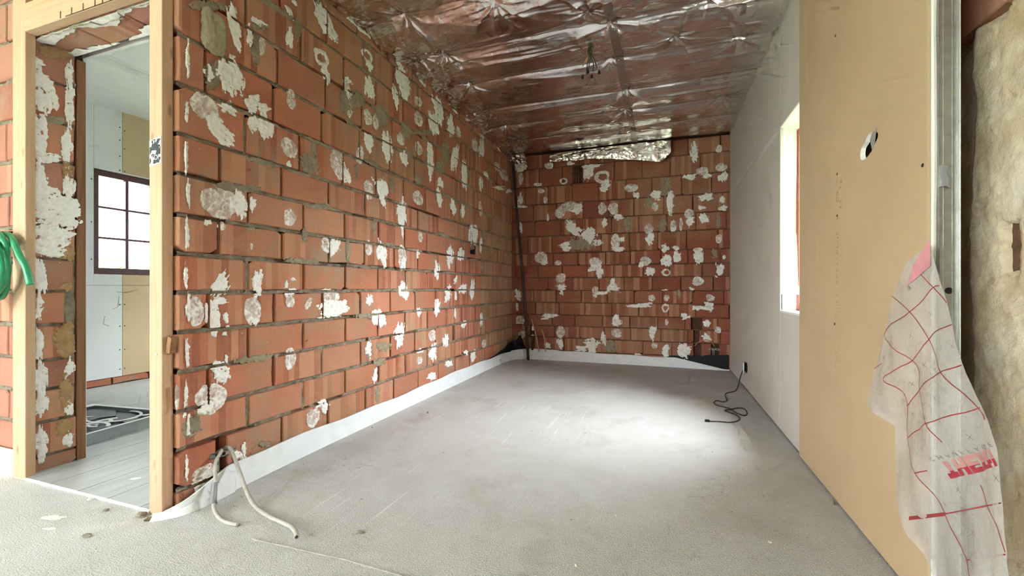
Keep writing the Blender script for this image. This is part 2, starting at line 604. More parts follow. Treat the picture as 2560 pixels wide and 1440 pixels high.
def film_mat(name, col, alpha, rough=0.25):
    """thin plastic film: part see-through, part milky"""
    k = NT(name)
    p = k.pos()
    nz = k.noise(p, 9, 5)
    k.bump(k.noise(k.mapping(p, (1, 1, 1)), 28, 5, 0.6, 1.0), 0.35, 0.01)
    tr = k.n('ShaderNodeBsdfTransparent')
    tl = k.n('ShaderNodeBsdfTranslucent'); k.set(tl.inputs[0], col)
    mx0 = k.n('ShaderNodeMixShader'); mx0.inputs[0].default_value = 0.4
    k.fin(col, rough, 0, 0.6)
    k.t.links.new(k.p.outputs[0], mx0.inputs[1]); k.t.links.new(tl.outputs[0], mx0.inputs[2])
    mx = k.n('ShaderNodeMixShader')
    k.set(mx.inputs[0], k.math('MULTIPLY_ADD', nz, 0.2, alpha - 0.1))
    k.t.links.new(tr.outputs[0], mx.inputs[1]); k.t.links.new(mx0.outputs[0], mx.inputs[2])
    k.t.links.new(mx.outputs[0], k.out.inputs[0])
    return k.m


M['film'] = film_mat('milky_plastic_film', (0.86, 0.85, 0.83), 0.62, 0.22)
M['film_green'] = film_mat('greenish_plastic_film', (0.86, 0.95, 0.84), 0.85, 0.3)

k = NT('window_glass')
tr = k.n('ShaderNodeBsdfTransparent'); gl = k.n('ShaderNodeBsdfGlossy'); gl.inputs['Roughness'].default_value = 0.02
mx = k.n('ShaderNodeMixShader'); mx.inputs[0].default_value = 0.06
k.t.links.new(tr.outputs[0], mx.inputs[1]); k.t.links.new(gl.outputs[0], mx.inputs[2]); k.t.links.new(mx.outputs[0], k.out.inputs[0])
M['glass'] = k.m

k = NT('rough_old_plaster')
p = k.pos()
n1 = k.noise(p, 5, 7, 0.65)
n2 = k.noise(k.mapping(p, loc=(3, 3, 3)), 13, 6, 0.7)
c = k.mix(k.step(n1, 0.35, 0.65), (0.52, 0.40, 0.25), (0.72, 0.63, 0.48))
c = k.mix(k.math('MULTIPLY', k.step(n2, 0.55, 0.75), 0.6), c, (0.84, 0.80, 0.71))
c = k.mix(k.math('MULTIPLY', k.step(n2, 0.38, 0.28), 0.6), c, (0.33, 0.22, 0.10))
k.bump(k.noise(p, 45, 6, 0.7), 0.6, 0.01)
M['old_plaster'] = k.fin(c, 0.92, 0, 0.15)

# ------------------------------------------------------------------ survey tables (metres on each wall)
# dabs: (along, height, half axis along, half axis up, half width, kind)  w white, p thin, r ring, m mortar, t sandy mortar
DABS_LEFT = [
(1.369,2.028,0.026,-0.077,0.041,'w'),(1.365,1.799,0.01,-0.078,0.053,'w'),(1.244,1.623,0.056,0.023,0.054,'p'),(1.307,1.543,0.042,-0.038,0.042,'w'),
(1.35,1.659,0.038,-0.006,0.024,'w'),(1.457,1.727,0.042,0.017,0.029,'w'),(1.525,1.726,0.041,0.016,0.02,'w'),(1.466,1.638,0.011,-0.047,0.026,'w'),
(1.528,1.641,0,-0.059,0.04,'w'),(1.925,2.357,0.058,-0.06,0.049,'w'),(1.888,2.149,0.01,-0.045,0.057,'r'),(1.929,2.069,0.011,-0.061,0.035,'w'),
(1.669,2.269,0.021,-0.019,0.02,'w'),(1.671,2.145,-0.006,-0.049,0.024,'w'),(1.496,2.115,0.04,0.004,0.017,'w'),(1.449,2.028,0,-0.048,0.016,'w'),
(1.513,2.015,-0.007,-0.05,0.021,'p'),(1.286,1.885,0.033,0.017,0.019,'w'),(1.262,1.768,0,-0.026,0.019,'w'),(1.683,1.837,0.002,-0.049,0.028,'p'),
(1.673,1.583,0.009,-0.05,0.049,'p'),(1.666,1.494,0.002,-0.02,0.018,'w'),(2.023,1.589,0.028,-0.089,0.059,'p'),(2.089,1.546,-0.003,-0.038,0.025,'w'),
(2.104,2.005,0.006,-0.098,0.039,'p'),(1.703,2.337,0.004,-0.011,0.016,'w'),(1.804,1.546,0,-0.063,0.074,'m'),(1.481,1.982,-0.004,-0.082,0.024,'m'),
(1.279,1.768,-0.009,-0.062,0.036,'m'),(1.5,2.102,0.044,0.025,0.019,'m'),(1.257,2.045,0.083,0.052,0.02,'m'),(2.086,1.981,0,-0.083,0.064,'m'),
(1.316,1.235,0.082,0.015,0.065,'p'),(1.401,1.251,0,-0.056,0.044,'w'),(1.456,1.262,0,-0.035,0.018,'w'),(1.259,1.15,0.017,0.003,0.014,'w'),
(1.318,1.141,0,-0.018,0.019,'p'),(1.673,1.235,0,-0.046,0.039,'p'),(1.924,1.115,0,-0.043,0.042,'p'),(1.983,1.112,0,-0.044,0.055,'w'),
(1.316,0.889,-0.03,-0.045,0.03,'w'),(1.209,0.784,0,-0.062,0.033,'p'),(1.276,0.769,0,-0.07,0.032,'w'),(1.313,0.82,0.033,-0.001,0.018,'w'),
(1.484,0.902,0,-0.061,0.029,'w'),(1.465,0.765,0.002,-0.064,0.043,'p'),(1.677,0.852,0,-0.021,0.03,'w'),(1.677,0.806,0,-0.032,0.03,'p'),
(1.651,0.894,0,-0.021,0.01,'w'),(1.694,0.917,0.013,0,0.009,'w'),(1.797,0.792,-0.021,-0.029,0.019,'p'),(1.988,0.753,0.11,-0.005,0.052,'w'),
(1.963,0.818,0.065,-0.001,0.036,'p'),(1.93,0.858,0.032,-0,0.014,'w'),(1.679,0.518,-0.002,-0.06,0.033,'p'),(1.337,0.748,0,-0.027,0.012,'w'),
(1.343,0.705,0,-0.009,0.006,'w'),(1.331,0.679,0.009,-0.001,0.006,'w'),(1.34,0.567,0.003,-0.019,0.009,'w'),(1.459,1.065,0,-0.016,0.007,'p'),
(1.414,1.322,0.111,0.024,0.019,'m'),(1.771,1.152,0,-0.04,0.019,'m'),(2.098,1.098,0,-0.071,0.018,'m'),(1.456,1.147,0,-0.019,0.021,'m'),
(1.882,1.325,0.102,0.018,0.019,'m'),(1.318,0.514,0,-0.042,0.04,'w'),(1.279,0.416,0.064,-0.016,0.061,'p'),(1.253,0.388,0,-0.032,0.03,'w'),
(1.265,0.362,0.029,-0.008,0.014,'p'),(1.828,0.171,0,-0.053,0.046,'p'),(1.894,0.233,0.046,-0.012,0.019,'w'),(1.914,0.201,0,-0.023,0.022,'w'),
(1.909,0.094,0.042,-0.013,0.012,'w'),(1.388,0.134,-0.007,-0.025,0.024,'w'),(1.421,0.15,0,-0.028,0.011,'w'),(1.415,0.112,0.017,-0.006,0.006,'w'),
(1.198,0.324,0,-0.05,0.042,'m'),(1.255,0.1,0.057,-0.024,0.049,'p'),(1.225,0.078,0.025,-0.011,0.023,'w'),(1.166,0.372,0,-0.011,0.005,'w'),
(1.529,0.132,0.03,-0.01,0.016,'m'),(1.14,0.45,0,-0.049,0.008,'p'),(2.279,2.361,0.007,-0.041,0.061,'r'),(2.3,2.3,0.007,-0.023,0.031,'w'),
(2.3,2.171,0.007,-0.055,0.046,'w'),(2.676,2.356,0.035,-0.1,0.077,'w'),(2.581,2.226,0.017,-0.067,0.036,'w'),(2.887,2.318,0.015,-0.037,0.054,'p'),
(2.887,2.184,0.005,-0.057,0.064,'p'),(3.197,2.38,0.036,-0.097,0.076,'w'),(3.127,2.238,0.034,-0.085,0.073,'w'),(3.422,2.309,-0.013,-0.085,0.063,'w'),
(3.574,2.324,0.029,-0.048,0.045,'p'),(2.286,1.973,0.014,-0.048,0.044,'p'),(2.364,1.97,0.007,-0.048,0.031,'p'),(2.103,2.029,-0.003,-0.043,0.026,'w'),
(2.094,2.117,0.042,0.019,0.017,'w'),(2.289,1.814,0.01,-0.059,0.043,'w'),(2.206,1.705,-0.013,-0.06,0.034,'p'),(2.48,1.837,0.02,-0.098,0.045,'w'),
(2.649,1.95,0,-0.04,0.055,'p'),(2.693,1.832,0.036,-0.04,0.056,'w'),(2.892,1.954,0,-0.054,0.058,'p'),(3.054,1.897,0.005,-0.117,0.046,'w'),
(3.497,2.072,-0.034,-0.13,0.057,'w'),(3.691,1.949,0,-0.132,0.062,'w'),(4.123,2.333,-0.037,-0.113,0.076,'w'),(3.948,2.313,0.068,-0.042,0.071,'p'),
(2.286,1.519,0,-0.049,0.042,'p'),(2.423,1.525,0.03,-0.082,0.062,'w'),(3.232,1.776,0,-0.041,0.05,'w'),(2.882,1.705,0,-0.043,0.061,'m'),
(4.235,2.077,0,-0.03,0.059,'w'),(4.657,2.044,0.181,0.04,0.024,'w'),(4.964,2.069,0.101,0.022,0.026,'w'),(4.087,1.947,0,-0.072,0.046,'w'),
(4.562,2.261,0,-0.048,0.09,'p'),(4.79,2.223,0,-0.066,0.147,'p'),(2.091,1.534,0.003,-0.032,0.025,'w'),(2.17,2.032,0.089,0.037,0.051,'m'),
(2.729,2.028,0,-0.062,0.077,'m'),(3.331,2.053,0,-0.103,0.079,'m'),(2.43,2.037,0,-0.084,0.073,'m'),(2.971,2.111,0.167,0.058,0.022,'m'),
(3.232,1.906,0,-0.071,0.075,'m'),(2.293,1.506,0,-0.067,0.042,'p'),(2.666,1.411,0,-0.126,0.053,'w'),(2.882,1.57,0,-0.059,0.081,'p'),
(3.214,1.624,0.006,-0.069,0.043,'w'),(3.476,1.606,0,-0.069,0.048,'w'),(3.661,1.599,0,-0.059,0.038,'w'),(4.087,1.7,0,-0.079,0.046,'p'),
(3.84,1.411,-0.008,-0.076,0.041,'w'),(3.947,1.417,0,-0.098,0.06,'w'),(2.917,1.273,-0.005,-0.044,0.031,'p'),(2.293,1.132,0,-0.049,0.035,'p'),
(2.426,1.115,0.019,-0.083,0.045,'w'),(2.671,1.094,0.013,-0.09,0.053,'p'),(2.684,1.055,0,-0.046,0.027,'w'),(3.402,1.167,0.02,-0.085,0.059,'w'),
(3.632,1.184,0,-0.052,0.074,'w'),(3.173,1.011,0.012,-0.081,0.053,'w'),(2.882,1.141,0,-0.038,0.02,'w'),(4.087,1.304,0,-0.086,0.027,'w'),
(2.689,0.852,0.013,-0.061,0.053,'w'),(2.296,0.797,0.003,-0.04,0.035,'w'),(2.4,0.678,0,-0.056,0.074,'w'),(3.88,0.858,-0.016,-0.096,0.049,'w'),
(3.661,0.872,0,-0.039,0.089,'w'),(3.396,0.884,0,-0.018,0.039,'w'),(3.37,0.811,0,-0.049,0.052,'w'),(3.517,0.948,0,-0.038,0.028,'w'),
(3.517,0.809,0,-0.044,0.021,'w'),(3.167,0.693,-0.006,-0.064,0.047,'w'),(2.892,0.69,-0.01,-0.032,0.04,'w'),(3.503,0.645,0,-0.044,0.021,'w'),
(2.632,0.534,-0.009,-0.079,0.061,'w'),(3.691,0.529,0,-0.04,0.068,'w'),(3.104,0.484,0,-0.046,0.068,'p'),(3.099,0.343,0.006,-0.063,0.057,'w'),
(3.331,0.418,-0.013,-0.053,0.057,'w'),(2.296,0.48,0.01,-0.055,0.031,'w'),(2.912,0.386,0.041,-0.006,0.016,'w'),(2.902,0.312,0,-0.032,0.041,'p'),
(3.889,0.188,0.008,-0.063,0.058,'w'),(3.737,0.258,0,-0.027,0.039,'w'),(3.389,0.203,-0.007,-0.03,0.06,'w'),(4.179,0.284,0,-0.044,0.057,'p'),
(4.105,0.553,0,-0.058,0.036,'w'),(2.356,0.298,0,-0.041,0.029,'w'),(3.094,0.144,0.067,-0.013,0.028,'w'),(2.106,1.09,0,-0.058,0.018,'m'),
(2.448,0.478,0.092,-0.012,0.033,'m'),(2.402,0.382,0.067,-0.011,0.028,'m'),]
DABS_BACK = [
(-1.674,2.39,0.095,-0.009,0.069,'p'),(-1.659,2.236,0,-0.083,0.029,'p'),(-1.666,1.987,0,-0.069,0.029,'w'),(-1.652,1.889,0.073,-0.005,0.017,'w'),
(-1.659,1.626,0,-0.062,0.018,'w'),(-1.302,2.368,0.056,-0.005,0.041,'p'),(-1.042,2.37,0.04,-0.004,0.023,'w'),(-0.816,2.257,0,-0.072,0.059,'w'),
(-0.777,2.312,0.104,-0.01,0.02,'w'),(-0.661,2.178,0.09,-0.008,0.078,'r'),(-0.622,2.058,0.064,-0.005,0.052,'w'),(-0.334,2.023,0.08,-0.006,0.051,'p'),
(-0.276,1.936,0.015,-0.033,0.031,'w'),(-0.081,1.928,0.053,-0.004,0.05,'w'),(-0.075,1.79,0,-0.05,0.036,'p'),(-0.14,1.844,0,-0.069,0.054,'m'),
(0.084,1.829,0,-0.111,0.041,'w'),(0.337,2.359,0.008,-0.086,0.034,'w'),(0.577,2.37,0,-0.042,0.033,'p'),(0.412,2.146,0.066,-0.006,0.048,'p'),
(0.301,2.095,0.051,-0.004,0.03,'w'),(0.457,2.088,0.044,-0.004,0.024,'w'),(0.233,2.101,0.028,-0.002,0.018,'w'),(0.598,2.171,0.059,-0.006,0.048,'p'),
(0.62,2.068,0,-0.054,0.049,'w'),(0.456,1.865,0.061,-0.004,0.042,'w'),(0.39,1.87,0.022,-0.002,0.012,'w'),(0.609,1.83,0,-0.036,0.022,'w'),
(0.614,1.729,0.043,-0.003,0.03,'w'),(0.278,1.695,0,-0.055,0.045,'p'),(0.29,1.609,0,-0.055,0.04,'w'),(0.424,1.632,0.022,-0.056,0.039,'w'),
(0.412,1.747,0.033,-0.002,0.024,'w'),(0.118,1.568,0,-0.068,0.035,'p'),(0.199,1.577,0,-0.074,0.017,'p'),(-1.043,1.851,0.121,-0.008,0.06,'p'),
(-0.948,1.818,0.067,-0.004,0.06,'w'),(-1.164,1.791,0,-0.074,0.062,'p'),(-1.009,1.59,0.114,-0.078,0.054,'w'),(-0.816,1.495,0,-0.072,0.072,'w'),
(-0.738,1.4,0.071,-0.002,0.046,'w'),(-1.096,1.386,0.061,-0.002,0.053,'w'),(-0.66,1.801,0,-0.072,0.051,'p'),(-0.533,1.806,0,-0.071,0.057,'p'),
(-0.483,1.7,0.05,-0.003,0.032,'w'),(-0.628,1.643,0,-0.052,0.032,'w'),(-0.508,1.418,0,-0.084,0.05,'p'),(-0.433,1.441,0,-0.038,0.025,'w'),
(-0.483,1.327,0.063,-0.002,0.026,'w'),(-0.14,1.543,0,-0.056,0.048,'p'),(-0.128,1.429,0,-0.056,0.048,'w'),(-1.443,2.149,0.057,-0.005,0.021,'p'),
(-1.401,2.064,0.042,-0.003,0.027,'p'),(-1.344,1.951,0,-0.041,0.028,'p'),(-1.123,2.164,0.048,-0.004,0.04,'r'),(0.577,1.403,0,-0.048,0.032,'p'),
(-1.316,1.732,0,-0.034,0.014,'w'),(0.043,2.006,0,-0.093,0.059,'m'),(-0.371,1.604,0,-0.089,0.049,'m'),(0.002,1.574,0,-0.068,0.047,'m'),
(0.571,1.582,0,-0.078,0.022,'m'),(-0.924,1.393,0.186,-0.006,0.079,'m'),(0.533,1.249,0,-0.054,0.033,'m'),(-1.401,1.246,0.085,-0.002,0.075,'p'),
(-1.358,1.191,0.042,-0.001,0.034,'w'),(-1.185,1.18,0.041,-0.001,0.034,'p'),(-0.738,1.178,0.071,-0.001,0.059,'p'),
(-0.751,1.113,0.071,-0.001,0.039,'w'),(-0.686,1.073,0,-0.072,0.032,'w'),(-0.176,1.18,0.06,-0.001,0.057,'p'),(-0.224,1.143,0,-0.032,0.03,'w'),
(-0.128,1.066,0,-0.056,0.042,'w'),(0.037,1.312,0,-0.043,0.041,'w'),(0.043,1.187,0,-0.062,0.053,'w'),(0.043,1.051,0.047,-0.001,0.043,'r'),
(0.147,1.321,0.029,-0.001,0.025,'w'),(0.153,1.21,0,-0.055,0.052,'w'),(0.368,1.289,0.05,-0.001,0.03,'p'),(0.368,1.205,0,-0.067,0.045,'w'),
(0.625,1.205,0,-0.024,0.016,'w'),(0.588,1.08,0,-0.054,0.043,'w'),(0.555,0.997,0.016,-0,0.012,'w'),(-1.158,0.999,0.062,-0,0.054,'p'),
(-1.157,0.891,0.055,-0,0.034,'w'),(-1.146,0.817,0,-0.027,0.02,'w'),(-0.546,0.942,0,-0.039,0.025,'w'),(-0.534,0.878,0.076,-0,0.045,'w'),
(-0.738,0.851,0,-0.046,0.039,'p'),(-0.661,0.819,0.083,0,0.023,'w'),(-0.744,0.786,0.026,0,0.02,'w'),(0.368,0.95,0.061,-0,0.048,'p'),
(0.306,0.865,0.022,0,0.018,'w'),(0.049,0.766,0,-0.037,0.029,'p'),(0.037,0.654,0,-0.05,0.041,'r'),(0.037,0.853,0.029,0,0.009,'w'),
(-0.11,0.765,0,-0.038,0.036,'p'),(-0.225,0.675,0.115,0.002,0.035,'w'),(0.49,0.769,0.044,0,0.036,'p'),(0.489,0.673,0.049,0.001,0.042,'w'),
(0.368,0.659,0.067,0.001,0.024,'w'),(0.244,0.56,0.045,0.001,0.037,'w'),(-1.289,0.539,0.097,0.002,0.047,'w'),(-0.489,0.479,0,-0.064,0.05,'w'),
(-0.495,0.35,0,-0.058,0.057,'p'),(-1.157,0.341,0,-0.074,0.055,'p'),(-1.157,0.206,0,-0.054,0.034,'w'),(-1.323,0.172,0.042,0.002,0.027,'w'),
(-0.79,0.196,0.085,0.004,0.072,'w'),(-0.908,0.151,0.06,0.003,0.033,'w'),(-0.648,0.293,0,-0.065,0.032,'w'),(-0.098,0.364,0,-0.069,0.036,'w'),
(-0.081,0.227,0.036,0.002,0.031,'p'),(0.043,0.171,0,-0.081,0.041,'w'),(0.244,0.181,0,-0.079,0.068,'w'),(0.451,0.347,0.05,0.002,0.042,'w'),
(0.457,0.492,0.044,0.001,0.036,'w'),(0.566,0.423,0,-0.036,0.033,'p'),(-1.702,0.794,0,-0.063,0.037,'w'),(-1.673,0.476,0,-0.055,0.058,'p'),
(-1.644,0.296,0,-0.048,0.044,'p'),(-1.71,0.641,0,-0.056,0.022,'p'),(0.049,0.493,0,-0.037,0.017,'p'),(-0.261,0.118,0.036,0.002,0.013,'w'),
(-0.558,0.193,0,-0.071,0.07,'m'),(0.176,0.804,0,-0.055,0.023,'m'),]
DABS_JAMB = [
(1.169,1.932,0,-0.028,0.018,'w'),(1.174,1.858,0,-0.041,0.028,'w'),(1.188,1.763,0,-0.048,0.028,'w'),(1.28,1.933,0,-0.056,0.014,'w'),
(1.28,1.775,0,-0.083,0.014,'w'),(1.169,1.573,0,-0.104,0.019,'w'),(1.27,1.586,0,-0.082,0.016,'w'),(1.202,1.494,0.035,0.01,0.016,'w'),
(1.174,1.398,0,-0.063,0.021,'w'),(1.275,1.383,0,-0.049,0.016,'w'),(1.223,2.016,0.07,0.036,0.023,'t'),(1.27,1.448,0,-0.049,0.016,'t'),
(1.208,1.682,0.057,0.021,0.016,'m'),(1.223,1.255,0.062,0.011,0.074,'w'),(1.223,1.113,0.062,0.007,0.064,'w'),(1.174,0.944,0,-0.063,0.018,'w'),
(1.169,0.8,0,-0.057,0.011,'w'),(1.169,0.63,0,-0.057,0.012,'w'),(1.174,1.354,0,-0.047,0.021,'w'),(1.275,1.39,0,-0.04,0.016,'w'),
(1.265,1.052,0.03,0.002,0.036,'t'),(1.265,0.882,0.022,0,0.02,'t'),(1.221,1.313,0.029,0.006,0.016,'m'),(1.26,0.619,0,-0.066,0.03,'t'),
(1.27,0.684,0,-0.023,0.018,'t'),(1.169,0.598,0,-0.057,0.012,'w'),(1.176,0.44,0,-0.079,0.019,'w'),(1.178,0.332,0,-0.057,0.021,'w'),
(1.174,0.157,0,-0.069,0.015,'w'),(1.28,0.472,0,-0.04,0.013,'w'),(1.275,0.281,0,-0.04,0.013,'w'),(1.27,0.131,0,-0.033,0.016,'w'),
(1.265,0.579,0,-0.043,0.028,'t'),(1.265,0.363,0,-0.082,0.018,'t'),(1.26,0.193,0,-0.039,0.029,'t'),]
PRINT_MARKS = [(2.088,0.708,0.0141,0.0008),(2.058,0.7,0.0091,0.0009),(2.093,0.674,0.0094,0.0008),(2.056,0.686,0.0034,0.0032),(2.06,0.674,0.008,0.0008),
(2.093,0.66,0.0036,0.0032),(2.065,0.663,0.0057,0.0011),(2.093,0.649,0.0083,0.0008),(2.058,0.65,0.0114,0.0008),(2.1,0.636,0.0029,0.0051),
(2.084,0.632,0.014,0.0009),(2.058,0.638,0.008,0.0008),(2.06,0.626,0.008,0.0016),(2.088,0.613,0.0141,0.0009),(2.095,0.604,0.0029,0.0041),
(2.084,0.598,0.014,0.0008),(2.058,0.6,0.0068,0.0012),(2.06,0.587,0.0091,0.0008),(2.084,0.585,0.0028,0.0059),(2.093,0.574,0.0118,0.0008),
(2.063,0.574,0.0091,0.0008),(2.1,0.557,0.0036,0.0067),(2.091,0.55,0.0106,0.0008),(2.049,0.559,0.0027,0.0048),(2.06,0.549,0.0102,0.0008),
(2.1,0.766,0.0019,0.0072),(2.078,0.768,0.0019,0.0071),(2.088,0.775,0.0094,0.0008),(2.088,0.759,0.0094,0.0008),(2.075,1.079,0.0072,0.0021),
(2.078,1.065,0.0058,0.0028),(2.081,1.041,0.0116,0.0024),(2.069,1.047,0.0023,0.0069),(2.086,1.024,0.0029,0.007),(2.081,1.014,0.0116,0.002),
(2.072,1.021,0.0023,0.0058),(2.075,0.998,0.0101,0.0016),(2.086,0.992,0.0024,0.0047),(2.081,0.973,0.0058,0.0031),(2.069,0.977,0.0023,0.0035),
(2.081,0.944,0.0131,0.0027),(2.089,0.951,0.0024,0.0058),(2.069,0.95,0.0023,0.0057),(2.081,0.928,0.0116,0.0012),(2.081,0.918,0.0131,0.002),
(2.089,0.924,0.0024,0.0057),(2.084,0.894,0.0117,0.0012),(2.089,0.901,0.0024,0.0068),(2.072,0.901,0.0023,0.0056),(2.084,0.847,0.0117,0.0032),
(2.086,0.817,0.0117,0.0019),(2.055,0.805,0.0085,0.0019),(2.089,0.792,0.0117,0.0008),(2.055,0.794,0.0113,0.0012),(2.058,0.78,0.0085,0.0018),
(2.08,1.338,0.0066,0.0042),(2.08,1.312,0.0039,0.009),(2.041,1.299,0.0075,0.0067),(2.051,1.277,0.0076,0.0032),(2.077,1.263,0.0104,0.003),
(2.085,1.256,0.0021,0.0065),(2.067,1.254,0.0021,0.0065),(2.077,1.24,0.0104,0.0029),(2.087,1.235,0.0021,0.0075),(2.066,1.231,0.0021,0.0075),
(2.077,1.226,0.0104,0.0028),(2.044,1.222,0.0101,0.0034),(2.049,1.217,0.0025,0.0035),(2.044,1.197,0.0113,0.004),(2.08,1.169,0.0047,0.0038),
(2.074,1.157,0.013,0.0032),(2.082,1.156,0.0026,0.0024),(2.085,1.097,0.0021,0.0064),(2.067,1.095,0.0021,0.0053),(2.072,1.079,0.0078,0.0021),]
BOARD_SCREWS = [(2.106, 0.727), (2.097, 1.91), (1.475, 1.21), (2.08, 1.338), (2.08, 1.169)]
SHEET_LINES = [[(1.464, 0.936), (1.38, 0.878), (1.328, 0.839)],
[(1.356, 0.881), (1.385, 0.872), (1.476, 0.808), (1.631, 0.731), (1.481, 0.676), (1.453, 0.646), (1.45, 0.603), (1.385, 0.528), (1.328, 0.5)],
[(1.582, 0.851), (1.476, 0.811), (1.405, 0.74), (1.328, 0.669), (1.216, 0.614), (1.196, 0.594)],
[(1.302, 0.789), (1.375, 0.764), (1.41, 0.739), (1.476, 0.677), (1.616, 0.598), (1.529, 0.578), (1.507, 0.541), (1.513, 0.453), (1.437, 0.382), (1.365, 0.353), (1.333, 0.322), (1.253, 0.26), (1.234, 0.237), (1.209, 0.218)],
[(1.259, 0.7), (1.356, 0.658), (1.447, 0.603), (1.505, 0.544)],
[(1.21, 0.616), (1.385, 0.528), (1.511, 0.452)],
[(1.437, 0.38), (1.385, 0.408)],
[(1.333, 0.325), (1.132, 0.445)],
[(1.216, 0.447), (1.181, 0.418), (1.143, 0.394), (1.121, 0.353)],
[(1.253, 0.26), (1.12, 0.349)],
[(1.699, 0.615), (1.631, 0.641)]]
SHEET_CROSSES = [(1.481, 0.877), (1.395, 0.808), (1.476, 0.744), (1.298, 0.738), (1.421, 0.672), (1.487, 0.609), (1.619, 0.661), (1.356, 0.6), (1.481, 0.528), (1.246, 0.541), (1.412, 0.455), (1.29, 0.404), (1.15, 0.487), (1.222, 0.338)]
SHEET_BAR = [(1.47, 0.248), (1.333, 0.329), (1.333, 0.32), (1.47, 0.237)]
SHEET_LEFT = [(1.395, 0.986), (1.493, 0.95), (1.582, 0.851), (1.631, 0.735), (1.707, 0.598), (1.754, 0.484), (1.571, 0.465), (1.582, 0.393), (1.584, 0.322), (1.562, 0.256), (1.517, 0.23), (1.481, 0.19), (1.426, 0.171), (1.39, 0.139), (1.356, 0.114)]
SHEET_RIGHT = [(1.385, 0.982), (1.356, 0.896), (1.302, 0.784), (1.253, 0.694), (1.216, 0.635), (1.188, 0.592), (1.162, 0.547), (1.143, 0.502), (1.13, 0.447), (1.119, 0.357), (1.116, 0.313), (1.114, 0.278)]
# lettering corners on the sheet: origin (letter tops, left), end of the word, foot of the letters
THERM = [(1.3116, 0.4194), (1.1602, 0.5068), (1.3448, 0.4441)]
CHAUF = [(1.3635, 0.4397), (1.1682, 0.5468), (1.3745, 0.4444)]

# ------------------------------------------------------------------ brick and dab builders
RNG = random.Random(7)
_brick_cache = {}


def brick_mesh(L, H, var, mat, depth=0.05):
    """one hollow clay block: irregular arrises, front face towards -y, origin at the face centre"""
    key = (round(L * 200), round(H * 200), var, mat.name, round(depth * 1000))
    if key in _brick_cache:
        return _brick_cache[key]
    L = round(L * 200) / 200; H = round(H * 200) / 200
    rg = random.Random(str(key))
    a, b = L / 2, H / 2
    pts = []
    j = 0.0022
    for sx, sz, ex, ez in ((-1, -1, 1, 0), (1, -1, 0, 1), (1, 1, -1, 0), (-1, 1, 0, -1)):
        chip = rg.random() < 0.12
        c0 = 0.012 + rg.random() * 0.02 if chip else 0.003
        px, pz = sx * a, sz * b
        # corner cut: two points then one along the edge
        inx = -sx; inz = -sz
        if ex:       # coming from the vertical edge
            pts.append((px, pz + inz * c0 * 0.7)); pts.append((px + inx * c0, pz))
            pts.append((0.15 * a * rg.uniform(-1, 1), pz + inz * abs(rg.gauss(0, j))))
        else:
            pts.append((px + inx * c0, pz)); pts.append((px, pz + inz * c0 * 0.7))
            pts.append((px + inx * abs(rg.gauss(0, j)), 0.2 * b * rg.uniform(-1, 1)))
    n = len(pts)
    m = MB()
    e = 0.004
    for (x, z) in pts:
        m.v.append((x - math.copysign(min(e, abs(x)), x), rg.gauss(0, 0.0004), z - math.copysign(min(e, abs(z)), z)))
    for (x, z) in pts:
        m.v.append((x, 0.0045, z))
    for (x, z) in pts:
        m.v.append((x, depth, z))
    m.f.append(tuple(range(n)))
    for r in (0, 1):
        for i in range(n):
            q = (i + 1) % n
            m.f.append((r * n + i, (r + 1) * n + i, (r + 1) * n + q, r * n + q))
    me = m.mesh('brick', mat)
    _brick_cache[key] = me
    return me


